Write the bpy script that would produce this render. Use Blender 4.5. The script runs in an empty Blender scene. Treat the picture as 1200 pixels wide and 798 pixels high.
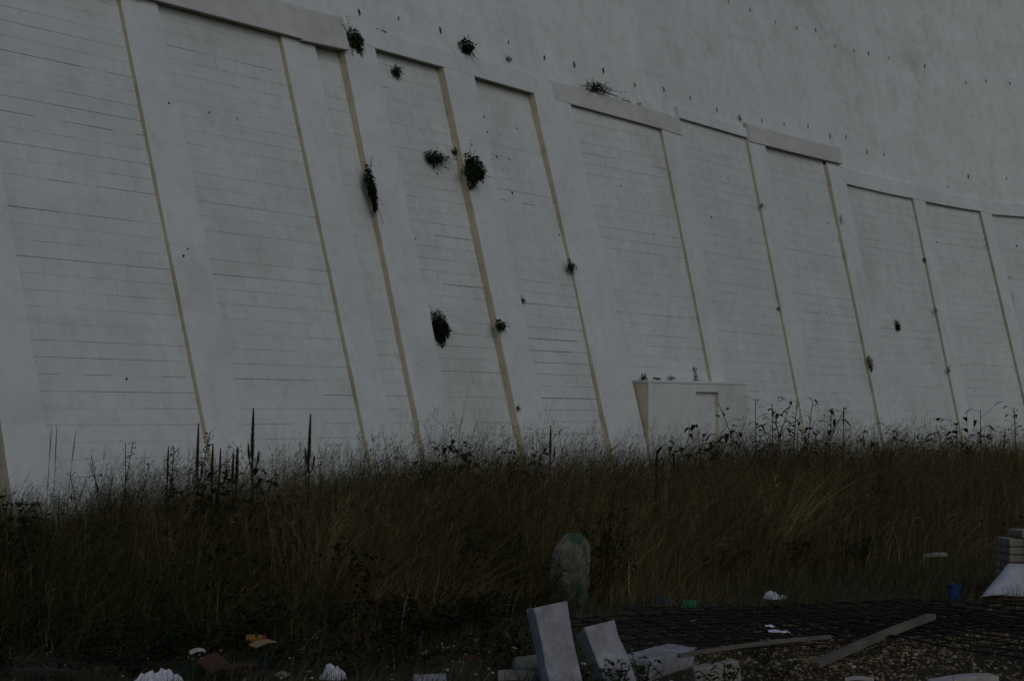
import bpy, math, random
import numpy as np
from mathutils import Vector, Matrix, noise as mnoise

sc = bpy.context.scene
COL = sc.collection
random.seed(7)
RNG = np.random.default_rng(7)

# ------------------------------------------------------------------ camera
EYE = 1.6
FPX = 1900.0                      # focal length in pixels of the 1200 px wide photograph
PITCH = math.atan((485 - 399) / FPX)
cam_d = bpy.data.cameras.new('camera')
cam_d.sensor_width = 36.0
cam_d.lens = 36.0 * FPX / 1200.0
cam_d.clip_start = 0.1
cam_d.clip_end = 2000.0
cam = bpy.data.objects.new('camera', cam_d)
COL.objects.link(cam)
cam.location = (0, 0, EYE)
cam.rotation_euler = (math.pi / 2 + PITCH, 0, 0)
sc.camera = cam

# ------------------------------------------------------------------ sky, sun, exposure
SUN_EL, SUN_AZ = math.radians(38), math.radians(150)     # azimuth clockwise from +Y: behind the camera, to the right
world = bpy.data.worlds.new('World')
sc.world = world
world.use_nodes = True
wn = world.node_tree
bg = wn.nodes['Background']
sky = wn.nodes.new('ShaderNodeTexSky')
sky.sky_type = 'NISHITA'
sky.sun_disc = False
sky.sun_elevation = SUN_EL
sky.sun_rotation = SUN_AZ
sky.air_density = 1.0
sky.dust_density = 1.6
sky.ozone_density = 1.5
wn.links.new(sky.outputs[0], bg.inputs[0])
bg.inputs[1].default_value = 0.13
sun_d = bpy.data.lights.new('sun', 'SUN')
sun_d.energy = 0.5
sun_d.angle = math.radians(35)
sun_d.color = (1.0, 0.96, 0.91)
sun = bpy.data.objects.new('sun', sun_d)
COL.objects.link(sun)
sdir = Vector((math.sin(SUN_AZ) * math.cos(SUN_EL), math.cos(SUN_AZ) * math.cos(SUN_EL), math.sin(SUN_EL)))
sun.rotation_euler = sdir.to_track_quat('Z', 'Y').to_euler()
sun.location = sdir * 60
sc.view_settings.view_transform = 'Standard'
sc.view_settings.look = 'None'
sc.view_settings.gamma = 1.0
sc.view_settings.use_curve_mapping = False
sc.view_settings.exposure = -1.55
sc.cycles.use_denoising = True
sc.cycles.use_adaptive_sampling = True
sc.cycles.adaptive_threshold = 0.015
sc.cycles.adaptive_min_samples = 24
sc.cycles.max_bounces = 4
sc.cycles.diffuse_bounces = 3

# ------------------------------------------------------------------ projection helpers (photo pixel <-> world)
cp, sp_ = math.cos(PITCH), math.sin(PITCH)
def ray(px, py):
    x, u = (px - 600) / FPX, (399 - py) / FPX
    return Vector((x, cp - sp_ * u, sp_ + cp * u))
def proj(P):
    x, y, z = P[0], P[1], P[2] - EYE
    f = cp * y + sp_ * z
    u = -sp_ * y + cp * z
    return 600 + FPX * x / f, 399 - FPX * u / f
def gp(px, py, z=0.0):            # point at height z seen at a pixel
    r = ray(px, py)
    k = (z - EYE) / r.z
    return Vector((r.x * k, r.y * k, z))
def at(px, Y, z=0.0):             # point at distance Y and height z in a pixel column
    return Vector(((px - 600) / FPX * Y, Y, z))

# ------------------------------------------------------------------ materials
def new_mat(name):
    m = bpy.data.materials.new(name)
    m.use_nodes = True
    nt = m.node_tree
    b = nt.nodes['Principled BSDF']
    b.inputs['Roughness'].default_value = 0.85
    b.inputs['Specular IOR Level'].default_value = 0.2
    return m, nt, b
def N(nt, typ, **kw):
    n = nt.nodes.new(typ)
    for k, v in kw.items():
        setattr(n, k, v)
    return n
def coords(nt, scale=(1, 1, 1)):
    tc = N(nt, 'ShaderNodeTexCoord')
    mp = N(nt, 'ShaderNodeMapping')
    mp.inputs['Scale'].default_value = scale
    nt.links.new(tc.outputs['Object'], mp.inputs['Vector'])
    return mp.outputs['Vector']
def noise(nt, vec, scale, detail=4, rough=0.55):
    n = N(nt, 'ShaderNodeTexNoise')
    n.inputs['Scale'].default_value = scale
    n.inputs['Detail'].default_value = detail
    n.inputs['Roughness'].default_value = rough
    nt.links.new(vec, n.inputs['Vector'])
    return n.outputs['Fac']
def ramp(nt, fac, p0, p1, c0=(0, 0, 0, 1), c1=(1, 1, 1, 1)):
    r = N(nt, 'ShaderNodeValToRGB')
    r.color_ramp.elements[0].position = p0
    r.color_ramp.elements[1].position = p1
    r.color_ramp.elements[0].color = c0
    r.color_ramp.elements[1].color = c1
    nt.links.new(fac, r.inputs['Fac'])
    return r.outputs['Color']
def mix(nt, fac, a, b, amount=None):
    m = N(nt, 'ShaderNodeMix', data_type='RGBA')
    for s, v in ((0, fac), (6, a), (7, b)):
        if isinstance(v, (int, float)):
            m.inputs[s].default_value = v
        elif isinstance(v, tuple):
            m.inputs[s].default_value = (*v, 1) if len(v) == 3 else v
        else:
            nt.links.new(v, m.inputs[s])
    return m.outputs[2]
def mult(nt, a, k):
    m = N(nt, 'ShaderNodeMath', operation='MULTIPLY')
    nt.links.new(a, m.inputs[0])
    if isinstance(k, (int, float)):
        m.inputs[1].default_value = k
    else:
        nt.links.new(k, m.inputs[1])
    return m.outputs[0]
def bump(nt, b, h, strength, dist=0.01):
    n = N(nt, 'ShaderNodeBump')
    n.inputs['Strength'].default_value = strength
    n.inputs['Distance'].default_value = dist
    nt.links.new(h, n.inputs['Height'])
    nt.links.new(n.outputs[0], b.inputs['Normal'])

def paint(name, base, dull, stain, stain_amt=0.5, speck=0.5, stain_scale=0.35, band=None):
    """weathered masonry paint: patchy tone, rain streaks, stains with their own shape, small dark specks"""
    m, nt, b = new_mat(name)
    v = coords(nt)
    vs = coords(nt, (2.2, 2.2, 0.22))
    patch = ramp(nt, noise(nt, v, 0.9, 6, 0.6), 0.32, 0.68)
    c = mix(nt, patch, base, dull)
    streak = ramp(nt, noise(nt, vs, 1.6, 5, 0.65), 0.46, 0.76)
    c = mix(nt, mult(nt, streak, 0.16), c, stain)
    st = ramp(nt, noise(nt, v, stain_scale, 7, 0.62), 0.56, 0.74)
    c = mix(nt, mult(nt, st, stain_amt), c, stain)
    dark = tuple(x * 0.16 for x in stain)
    sp = mult(nt, ramp(nt, noise(nt, v, 9.0, 2, 0.5), 0.735, 0.78), ramp(nt, noise(nt, v, 0.45, 3), 0.5, 0.62))
    c = mix(nt, mult(nt, sp, speck), c, dark)
    fine = ramp(nt, noise(nt, v, 38, 3, 0.6), 0.3, 0.7)
    c = mix(nt, mult(nt, fine, 0.14), c, stain)
    blot = ramp(nt, noise(nt, v, 4.2, 4, 0.6), 0.50, 0.72)
    c = mix(nt, mult(nt, blot, 0.30), c, stain)
    lines = ramp(nt, noise(nt, coords(nt, (.35, .35, 5.0)), 1.3, 4, 0.6), 0.60, 0.76)
    c = mix(nt, mult(nt, lines, 0.26), c, stain)
    nt.links.new(c, b.inputs['Base Color'])
    b.inputs['Roughness'].default_value = 0.9
    bump(nt, b, noise(nt, v, 26, 6, 0.65), 0.35, 0.008)
    return m
def plain(name, c0, c1, scale=6.0, rough=0.85, bmp=0.3, detail=5, stretch=(1, 1, 1), bscale=30):
    m, nt, b = new_mat(name)
    v = coords(nt, stretch)
    nt.links.new(mix(nt, ramp(nt, noise(nt, v, scale, detail, 0.6), 0.3, 0.7), c0, c1), b.inputs['Base Color'])
    b.inputs['Roughness'].default_value = rough
    if bmp:
        bump(nt, b, noise(nt, v, bscale, 4), bmp, 0.006)
    return m
def attr_mat(name, rough=0.75, trans=0.0, fade=1.0):
    m, nt, b = new_mat(name)
    a = N(nt, 'ShaderNodeAttribute', attribute_name='tint')
    nt.links.new(a.outputs['Color'], b.inputs['Base Color'])
    b.inputs['Roughness'].default_value = rough
    b.inputs['Specular IOR Level'].default_value = 0.06
    return m

M = {}
M['render'] = paint('white_render', (.675, .718, .70), (.59, .628, .61), (.43, .43, .39), .45, .6)
M['block'] = paint('painted_block', (.645, .693, .67), (.56, .598, .575), (.40, .40, .36), .50, .8)
M['upper'] = paint('upper_render', (.71, .74, .725), (.61, .635, .615), (.36, .35, .295), .75, .5, .30)
M['lintel'] = paint('lintel_concrete', (.60, .615, .60), (.51, .515, .49), (.33, .31, .25), .55, .4, .8)
M['cream'] = paint('cream_return', (.64, .585, .42), (.52, .47, .335), (.30, .265, .19), .7, .8, 1.8)  # cream tone for the left-facing returns of the ribs and box
M['cream_pale'] = paint('pale_cream_return', (.66, .63, .51), (.57, .53, .41), (.42, .36, .24), .7, .4, 1.1)  # paler cream tone for the return inside the doorway
M['mortar'] = plain('dirty_mortar', (.10, .095, .085), (.20, .19, .17), 5)
M['soffit'] = plain('soffit_shade', (.16, .15, .12), (.26, .25, .21), 3)  # dark tone paints in the shade under lintels and doorway header
M['dark'] = plain('hole_shade', (.010, .010, .009), (.02, .02, .016), 20)  # near-black colour stands in for the shade inside holes
M['concrete'] = plain('cast_concrete', (.34, .345, .375), (.17, .175, .19), 13, .85, .6)
M['concrete_old'] = plain('old_concrete', (.30, .29, .26), (.17, .165, .14), 7, .9, .6)
M['timber'] = plain('grey_timber', (.17, .15, .12), (.075, .068, .055), 5, .8, .5, 6, (1, 1, 1))
M['timber_dark'] = plain('dark_wet_timber', (.045, .04, .03), (.022, .02, .016), 6, .85, .4)
M['timber_pale'] = plain('pale_timber', (.44, .42, .40), (.27, .25, .22), 8, .8, .5)
M['steel'] = plain('rusty_black_steel', (.006, .005, .0045), (.016, .010, .007), 14, .6, .2)
M['brick'] = plain('grey_brick', (.25, .23, .185), (.15, .135, .105), 7, .9, .5)
M['strap'] = plain('black_strap', (.012, .012, .012), (.02, .02, .02), 5, .5, 0)
M['boulder'] = plain('mossy_rock', (.20, .185, .15), (.075, .072, .058), 11, .9, .8)

def add_moss(mat, col, scale, lo, hi):
    nt = mat.node_tree
    b = nt.nodes['Principled BSDF']
    old = b.inputs['Base Color'].links[0].from_socket
    v = coords(nt)
    f = ramp(nt, noise(nt, v, scale, 5, .6), lo, hi)
    nt.links.new(mix(nt, f, old, col), b.inputs['Base Color'])
add_moss(M['boulder'], (.04, .08, .055), 6.0, .45, .56)
add_moss(M['concrete_old'], (.07, .085, .05), 4.5, .52, .7)
add_moss(M['concrete'], (.22, .215, .19), 3.5, .5, .72)

M['grass'] = attr_mat('dry_grass_blades')
M['leaf'] = attr_mat('weed_leaves', .9)
M['plastic'] = plain('white_plastic', (.66, .68, .75), (.52, .54, .60), 12, .45, .4)
M['sheet'] = plain('milky_sheet', (.42, .44, .50), (.30, .31, .35), 6, .4, .5)
M['blue'] = plain('blue_plastic', (.02, .075, .20), (.012, .045, .13), 10, .4, .2)
M['green'] = plain('green_plastic', (.03, .25, .10), (.015, .10, .045), 20, .4, .2)
M['teal'] = plain('dark_green_sheet', (.008, .026, .021), (.012, .02, .017), 8, .6, .4)
M['rust'] = plain('rust_board', (.075, .036, .018), (.04, .028, .017), 7, .85, .4)
M['card'] = plain('brown_card', (.26, .19, .10), (.15, .11, .06), 8, .9, .3)
M['orange'] = plain('orange_can', (.36, .18, .03), (.2, .1, .02), 22, .5, .1)
M['redend'] = plain('red_can_end', (.22, .03, .02), (.15, .03, .02), 9, .5, .1)
M['paper'] = plain('white_paper', (.70, .73, .82), (.58, .6, .68), 16, .8, .2)

# ground: earth, moss and litter on the left, flint gravel on the right
def ground_mat():
    m, nt, b = new_mat('earth_and_gravel')
    v = coords(nt)
    earth = mix(nt, ramp(nt, noise(nt, v, 2.2, 8, .65), .35, .7), (.028, .023, .015), (.075, .062, .038))
    earth = mix(nt, mult(nt, ramp(nt, noise(nt, v, .9, 5), .48, .62), .7), earth, (.035, .045, .018))
    vo = N(nt, 'ShaderNodeTexVoronoi')
    vo.inputs['Scale'].default_value = 34
    nt.links.new(v, vo.inputs['Vector'])
    stone = mix(nt, ramp(nt, vo.outputs['Distance'], .1, .5), (.085, .068, .034), (.026, .022, .012))
    sep = N(nt, 'ShaderNodeSeparateXYZ')
    nt.links.new(v, sep.inputs[0])
    ad = N(nt, 'ShaderNodeMath', operation='MULTIPLY_ADD')
    nt.links.new(noise(nt, v, .8, 5), ad.inputs[0])
    ad.inputs[1].default_value = 2.6
    nt.links.new(sep.outputs['X'], ad.inputs[2])
    mr = N(nt, 'ShaderNodeMapRange')
    mr.inputs['From Min'].default_value = 2.0
    mr.inputs['From Max'].default_value = 3.0
    nt.links.new(ad.outputs[0], mr.inputs['Value'])
    nt.links.new(mix(nt, mr.outputs[0], earth, stone), b.inputs['Base Color'])
    b.inputs['Roughness'].default_value = .95
    bump(nt, b, noise(nt, v, 18, 8, .7), .8, .03)
    return m
M['ground'] = ground_mat()

# ------------------------------------------------------------------ mesh helpers
class MB:
    def __init__(s):
        s.v, s.f, s.m, s.c = [], [], [], []
    def vert(s, p, c=None):
        s.v.append(tuple(p))
        if c is not None:
            s.c.append(c)
        return len(s.v) - 1
    def face(s, pts, mi=0, c=None):
        s.f.append([s.vert(p, c) for p in pts])
        s.m.append(mi)
    def hexa(s, p, mi=0, faces=None):
        """p: 8 corners, 0-3 the near quad (counter-clockwise from bottom left), 4-7 the far quad behind it"""
        i0 = len(s.v)
        s.v += [tuple(q) for q in p]
        quads = [(0, 1, 2, 3), (5, 4, 7, 6), (4, 0, 3, 7), (1, 5, 6, 2), (3, 2, 6, 7), (4, 5, 1, 0)]
        for k, q in enumerate(quads):
            s.f.append([i0 + j for j in q])
            s.m.append(mi if faces is None else faces[k])
    def box(s, c, size, rot=None, mi=0):
        hx, hy, hz = size[0] / 2, size[1] / 2, size[2] / 2
        P = [(-hx, -hy, -hz), (hx, -hy, -hz), (hx, -hy, hz), (-hx, -hy, hz), (-hx, hy, -hz), (hx, hy, -hz), (hx, hy, hz), (-hx, hy, hz)]
        P = [Vector(q) for q in P]
        if rot is not None:
            P = [rot @ q for q in P]
        s.hexa([q + Vector(c) for q in P], mi)
    def tube(s, pts, radii, n=6, mi=0, cap=True, c=None):
        pts = [Vector(p) for p in pts]
        if not hasattr(radii, '__len__'):
            radii = [radii] * len(pts)
        rings = []
        for i, p in enumerate(pts):
            d = (pts[min(i + 1, len(pts) - 1)] - pts[max(i - 1, 0)]).normalized()
            a = d.orthogonal().normalized() if i == 0 else (a - d * a.dot(d)).normalized()
            b = d.cross(a)
            rings.append([s.vert(p + (a * math.cos(2 * math.pi * k / n) + b * math.sin(2 * math.pi * k / n)) * radii[i], c) for k in range(n)])
        for r0, r1 in zip(rings, rings[1:]):
            for k in range(n):
                s.f.append([r0[k], r0[(k + 1) % n], r1[(k + 1) % n], r1[k]])
                s.m.append(mi)
        if cap:
            s.f.append(rings[0][::-1]); s.m.append(mi)
            s.f.append(rings[-1]); s.m.append(mi)
    def build(s, name, mats, parent=None, bevel=0.0, smooth=False, pinv=None):
        me = bpy.data.meshes.new(name)
        me.from_pydata(s.v, [], s.f)
        if not isinstance(mats, (list, tuple)):
            mats = [mats]
        for mt in mats:
            me.materials.append(mt)
        if len(mats) > 1:
            me.polygons.foreach_set('material_index', s.m)
        if s.c and len(s.c) == len(s.v):
            a = me.color_attributes.new('tint', 'FLOAT_COLOR', 'POINT')
            a.data.foreach_set('color', np.array([(*q, 1.0) for q in s.c], dtype=np.float32).ravel())
        if smooth:
            me.polygons.foreach_set('use_smooth', [True] * len(me.polygons))
        me.update()
        o = bpy.data.objects.new(name, me)
        COL.objects.link(o)
        if parent is not None:
            adopt(o, parent)
        if bevel:
            md = o.modifiers.new('bevel', 'BEVEL')
            md.width = bevel
            md.segments = 2
            md.limit_method = 'ANGLE'
        return o
def adopt(o, parent):
    """parent keeping the world coordinates the mesh was written in"""
    o.parent = parent
    t = Vector(parent.location)
    q = parent.parent
    while q is not None:
        t += Vector(q.location) if q.type == 'EMPTY' else Vector((0, 0, 0))
        q = q.parent
    o.matrix_parent_inverse = Matrix.Translation(-Vector(parent.location)) if parent.parent is None else Matrix.Identity(4)
def empty(name, loc):
    e = bpy.data.objects.new(name, None)
    e.empty_display_size = .2
    COL.objects.link(e)
    e.location = loc
    return e
def tag(o, label=None, cat=None, group=None, kind=None):
    if label: o['label'] = label
    if cat: o['category'] = cat
    if group: o['group'] = group
    if kind: o['kind'] = kind
    elif cat: o['kind'] = 'thing'
    return o
def ribbon_mesh(name, P, Wd, S, Cl, mat, kind='stuff'):
    """P (n,k,3) centre lines, Wd (n,k) widths, S (n,3) side vectors, Cl (n,k,3) colours: one mesh of thin tapered blades"""
    n, k, _ = P.shape
    off = S[:, None, :] * Wd[:, :, None] * .5
    V = np.stack([P - off, P + off], axis=2).reshape(n * k * 2, 3)
    C = np.repeat(Cl[:, :, None, :], 2, axis=2).reshape(n * k * 2, 3)
    base = (np.arange(n) * k * 2)[:, None, None]
    seg = (np.arange(k - 1) * 2)[None, :, None]
    q = np.array([0, 1, 3, 2])[None, None, :]
    F = (base + seg + q).reshape(-1)
    return raw_mesh(name, V, F, 4, C, mat)
def raw_mesh(name, V, F, nper, C, mat):
    me = bpy.data.meshes.new(name)
    nf = len(F) // nper
    me.vertices.add(len(V))
    me.vertices.foreach_set('co', V.astype(np.float32).ravel())
    me.loops.add(len(F))
    me.loops.foreach_set('vertex_index', F.astype(np.int32))
    me.polygons.add(nf)
    me.polygons.foreach_set('loop_start', (np.arange(nf) * nper).astype(np.int32))
    me.polygons.foreach_set('loop_total', np.full(nf, nper, dtype=np.int32))
    if C is not None:
        a = me.color_attributes.new('tint', 'FLOAT_COLOR', 'POINT')
        a.data.foreach_set('color', np.concatenate([C, np.ones((len(C), 1))], 1).astype(np.float32).ravel())
    me.materials.append(mat)
    me.update(calc_edges=True)
    me.validate()
    o = bpy.data.objects.new(name, me)
    COL.objects.link(o)
    return o

# ------------------------------------------------------------------ plan of the battered wall
AZ0 = math.atan((1980 - 600) / FPX / (1 / cp))
T_MIN, T_MAX, DT = -8.0, 52.0, 0.05
P_REF = at(100, 21.5)             # the wall face at eye level in this pixel column, 21.5 m off
def az_of(t):
    pts = [(-99, 0), (23.0, 0), (27.5, math.radians(3.0)), (31.5, math.radians(9)), (36, math.radians(20)), (42, math.radians(30)), (99, math.radians(34))]
    for (a, x), (b, y) in zip(pts, pts[1:]):
        if a <= t <= b:
            return AZ0 + x + (y - x) * (t - a) / (b - a)
_ts = np.arange(T_MIN, T_MAX + DT, DT)
_az = np.array([az_of(t) for t in _ts])
_bx = np.concatenate([[0], np.cumsum(np.sin((_az[1:] + _az[:-1]) / 2) * DT)])
_by = np.concatenate([[0], np.cumsum(np.cos((_az[1:] + _az[:-1]) / 2) * DT)])
_bx += P_REF.x - np.interp(0, _ts, _bx)
_by += P_REF.y - np.interp(0, _ts, _by)
def batter(t):
    return float(np.interp(t, [0, 9, 13.5, 17, 40], [.290, .275, .262, .205, .200]))
def wall(t, z, d=0.0):
    """point on the wall: t along it, height z, d out of its face towards the viewer"""
    a = float(np.interp(t, _ts, _az))
    nx, ny = -math.cos(a), math.sin(a)
    k = batter(t) * (z - EYE) - d
    return Vector((float(np.interp(t, _ts, _bx)) + nx * k, float(np.interp(t, _ts, _by)) + ny * k, z))
def wall_hit(px, py, d=0.0):
    t, z = (px - 100) / 55.0, EYE + (485 - py) / 70.0
    for _ in range(30):
        x0, y0 = proj(wall(t, z, d))
        xt, yt = proj(wall(t + .01, z, d))
        xz, yz = proj(wall(t, z + .01, d))
        a, b, c, e = (xt - x0) / .01, (xz - x0) / .01, (yt - y0) / .01, (yz - y0) / .01
        det = a * e - b * c
        dx, dy = px - x0, py - y0
        dt_, dz = (dx * e - b * dy) / det, (a * dy - c * dx) / det
        t += max(-3, min(3, dt_)); z += max(-3, min(3, dz))
        if abs(dx) + abs(dy) < .01:
            break
    return t, z
def wall_out(t):
    a = float(np.interp(t, _ts, _az))
    return Vector((math.cos(a), -math.sin(a), 0))
def wall_along(t):
    a = float(np.interp(t, _ts, _az))
    return Vector((math.sin(a), math.cos(a), 0))

# ribs: pixel of top/bottom of the left edge (where panel meets rib) and of the right edge; depth of the return at bottom, middle, top
RIBS = [
    ((-73, -20), (0, 485), (-33, 0), (58, 514), (.07, .07, .08)),
    ((143, 6), (248, 533), (184, 0), (282, 480), (.085, .075, .08)),
    ((331, 47), (439.5, 563), (370, 56), (466, 533), (.08, .08, .09)),
    ((404, 62), (499.6, 540), (439.5, 56), (530, 495), (.10, .12, .16)),
    ((521, 83), (616, 533), (556, 89), (640.6, 495), (.17, .16, .17)),
    ((627, 113.5), (717.7, 529), (669, 123), (752, 495), (.16, .05, .17)),
    ((776, 152), (834, 443), (797, 140), (850, 443), (.09, .075, .08)),
    ((877, 165.5), (939, 480), (897, 171), (955, 480), (.07, .07, .08)),
    ((969, 190), (1031, 492), (992.5, 217), (1048, 492), (.09, .08, .12)),
    ((1070.7, 233), (1125, 496), (1084.6, 237), (1138, 496), (.08, .075, .08)),
    ((1149.6, 248), (1199, 458), (1162.8, 251), (1212, 458), (.09, .09, .10)),
    ((1226, 254), (1282, 458), (1240, 254), (1296, 458), (.09, .09, .10)),
    ((1302, 250), (1360, 458), (1318, 250), (1376, 458), (.09, .09, .10)),
]
# soffits: (left px, right px, band height in metres, how far the band stands out from the rib face)
SOFF = [
    ((-60, -62), (143, -6), .62, .10),
    ((190, 5), (331, 42), .62, .10),
    ((370, 53), (404, 60), .62, .10),
    ((440, 57), (523, 80), .38, .006),
    ((557, 90), (630, 111), .42, .006),
    ((669, 122.5), (776, 152), .42, .02),
    ((798, 139), (880, 163), .26, .006),
    ((897, 171), (971, 189), .46, .03),
    ((993, 216), (1070, 233), .46, .012),
    ((1085, 236.5), (1150, 248), .40, .012),
    ((1163, 251.5), (1226, 256), .42, .012),
    ((1240, 256), (1302, 254), .42, .012),
]
def edge_line(top, bot):
    (t1, z1), (t0, z0) = wall_hit(*top), wall_hit(*bot)
    return lambda z: t0 + (t1 - t0) * (z - z0) / (z1 - z0)
rib_l = [edge_line(r[0], r[1]) for r in RIBS]
rib_r = [edge_line(r[2], r[3]) for r in RIBS]
soff = []
for (a, b, h, dd) in SOFF:
    (ta, za), (tb, zb) = wall_hit(*a), wall_hit(*b)
    soff.append((ta, za, tb, zb, h, dd))
def soff_z(p, t):
    ta, za, tb, zb, h, dd = soff[p]
    return za + (zb - za) * (t - ta) / (tb - ta)
def rib_depth(i, z):
    b, m_, t_ = RIBS[i][4]
    return float(np.interp(z, [0, 4.0, 8.0], [b, m_, t_]))
Z_BOT, Z_TOP = -0.35, 19.0

wall_root = empty('retaining_wall', wall(8, 0))
tag(wall_root, 'tall leaning white painted retaining wall with ribs and recessed blockwork panels', 'wall')

def levels(z0, z1, n):
    return [z0 + (z1 - z0) * i / n for i in range(n + 1)]

# ribs
for i in range(len(RIBS)):
    tops = []
    if i > 0: tops.append(soff[i - 1][3] + soff[i - 1][4])
    if i < len(soff): tops.append(soff[i][1] + soff[i][4])
    zt = max(min(tops), 0) - .03
    mb = MB()
    zz = levels(Z_BOT, zt, 90)
    rows = []
    for z in zz:
        wob = lambda q: .007 * mnoise.noise(Vector((z * 1.3, i * 5.1, q))) + .006 * mnoise.noise(Vector((z * 6.0, i * 3.7, q)))
        tl, tr = rib_l[i](z) + wob(1.0), rib_r[i](z) + wob(7.0)
        ch = .010 + .010 * max(0, mnoise.noise(Vector((z * 4.0, i * 9.0, 2.0))))
        rows.append([mb.vert(wall(tl, z, -.45)), mb.vert(wall(tl, z, -ch)), mb.vert(wall(tl + ch, z, 0)),
                     mb.vert(wall(tr - ch, z, 0)), mb.vert(wall(tr, z, -ch)), mb.vert(wall(tr, z, -.45))])
    for r0, r1 in zip(rows, rows[1:]):
        for k in range(5):
            mb.f.append([r0[k], r0[k + 1], r1[k + 1], r1[k]])
            mb.m.append(1 if k <= 0 else 0)
    mb.f.append([rows[-1][k] for k in range(6)]); mb.m.append(0)
    mb.build('rib', [M['render'], M['cream']], wall_root)

# panels: dirty mortar behind, painted blocks in front
COURSE, BLK = .225, .44
single_left = 300
rb = random.Random(3)
def block_geom(mb, ta, tb, z0, z1, d, skew):
    c, cz = (.003 if skew else .0006), .003
    F = [wall(ta + c, z0 + cz, d), wall(tb - c, z0 + cz, d + skew), wall(tb - c, z1 - cz, d + skew), wall(ta + c, z1 - cz, d)]
    c = .004
    S = [wall(ta, z0, d - c), wall(tb, z0, d - c), wall(tb, z1, d - c), wall(ta, z1, d - c)]
    B = [wall(ta, z0, d - .10), wall(tb, z0, d - .10), wall(tb, z1, d - .10), wall(ta, z1, d - .10)]
    i0 = len(mb.v)
    mb.v += [tuple(q) for q in F + S + B]
    mb.f.append([i0, i0 + 1, i0 + 2, i0 + 3]); mb.m.append(0)
    for a, b in ((4, 0), (8, 4)):
        for k in range(4):
            k2 = (k + 1) % 4
            mb.f.append([i0 + a + k, i0 + a + k2, i0 + b + k2, i0 + b + k]); mb.m.append(0)
for p in range(len(soff)):
    ta, za, tb, zb, hh, dd = soff[p]
    zt = max(za, zb) + .12
    ri = p + 1
    back = MB()
    zz = levels(Z_BOT, zt, 20)
    for z0, z1 in zip(zz, zz[1:]):
        for k in range(4):
            q = []
            for (kk, z) in ((k, z0), (k + 1, z0), (k + 1, z1), (k, z1)):
                l, r = rib_r[p](z) - .04, rib_l[ri](z) + .04
                q.append(wall(l + (r - l) * kk / 4, z, -rib_depth(ri, z) - .022))
            back.face(q)
    panel = back.build('panel', M['mortar'], wall_root)
    rest = MB()
    gap_strength = [.9, .9, .9, 1.05, 1.05, .6, .55, .7, .5, .5, .5, .5][p]
    vgap = [.10, .12, .2, 1.1, .9, .3, .15, .2, .1, .1, .1, .1][p]
    z = Z_BOT
    k = 0
    run = 0.4
    while z < zt:
        z1 = z + COURSE
        # the joint on top of this course: painted shut in places, open in others
        run = rb.choice([.1, .25, .35, .5, .6, .8, 1.1])
        zl = (z + z1) / 2
        l, r = rib_r[p](zl) - .03, rib_l[ri](zl) - .007
        d0 = -rib_depth(ri, zl)
        edges = [l]
        t = l + (BLK * (.5 if k % 2 else 1.0)) * rb.uniform(.85, 1.1)
        while t < r - .10:
            edges.append(t); t += BLK * rb.uniform(.94, 1.06)
        edges.append(r)
        g_course = run * .0068 * gap_strength
        loc = rb.uniform(.2, 1.0)
        dcourse = rb.uniform(-.003, .003)
        for a, b in zip(edges, edges[1:]):
            loc = min(1.2, max(0.0, loc + rb.uniform(-.45, .45)))
            g = 0.0004 if rb.random() < .34 else g_course * loc + .0004
            opened = rb.random() < vgap * .6
            vg = (.0065 if opened else .0) * rb.uniform(.5, 1.2)
            dj = d0 + dcourse + (rb.uniform(-.002, .002) if opened else 0)
            args = (a + vg * .5, b - (vg * .5 if b < r else 0), z, z1 - g, dj, rb.uniform(.0004, .0015) if opened else 0)
            x0, y0 = proj(wall(a, z)); x1, y1 = proj(wall(b, z1))
            vis = -10 < x1 and x0 < 1210 and y1 < 575 and y0 > -5
            if p in (0, 1) and vis and single_left > 0:
                single_left -= 1
                m1 = MB(); block_geom(m1, *args)
                m1.build('block', M['block'], panel)
            else:
                block_geom(rest, *args)
        z = z1; k += 1
    o = rest.build('blockwork', M['block'], panel)
    o['kind'] = 'stuff'

# lintel bands
for p, (ta, za, tb, zb, h, dd) in enumerate(soff):
    l = rib_l[p](za) if p in (0,) else (rib_l[p](za) + rib_r[p](za)) / 2
    r = (rib_l[p + 1](zb) + rib_r[p + 1](zb)) / 2
    if p == 2: r = rib_l[3](zb) + .03
    if p == 3: l = rib_l[3](za) + .034
    if p == 5: r = rib_r[6](zb) - .05
    if p == 6: l = rib_r[6](za) - .046; r = rib_l[7](zb)
    if p == 7: l = rib_l[7](za) + .004; r = rib_r[8](zb) - .05
    if p == 8: l = rib_r[8](za) - .046
    n = 10
    mb = MB(); rows = []
    for k in range(n + 1):
        t = l + (r - l) * k / n
        zs = soff_z(p, t)
        j = .006 * mnoise.noise(Vector((t * 1.7, p, 0)))
        z1 = zs + h + j * 1.5
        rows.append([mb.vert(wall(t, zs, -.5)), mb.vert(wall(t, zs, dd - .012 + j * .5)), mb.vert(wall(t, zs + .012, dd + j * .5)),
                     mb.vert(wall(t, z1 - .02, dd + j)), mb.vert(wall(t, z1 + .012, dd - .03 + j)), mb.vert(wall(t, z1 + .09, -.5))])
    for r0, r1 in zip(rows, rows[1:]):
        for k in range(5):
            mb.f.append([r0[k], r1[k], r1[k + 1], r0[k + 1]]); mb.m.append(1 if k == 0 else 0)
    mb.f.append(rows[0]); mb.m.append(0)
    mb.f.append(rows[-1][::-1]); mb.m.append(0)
    mb.build('lintel', [M['lintel'] if p in (0, 1, 2, 5, 7) else M['render'], M['soffit']], wall_root)

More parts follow.
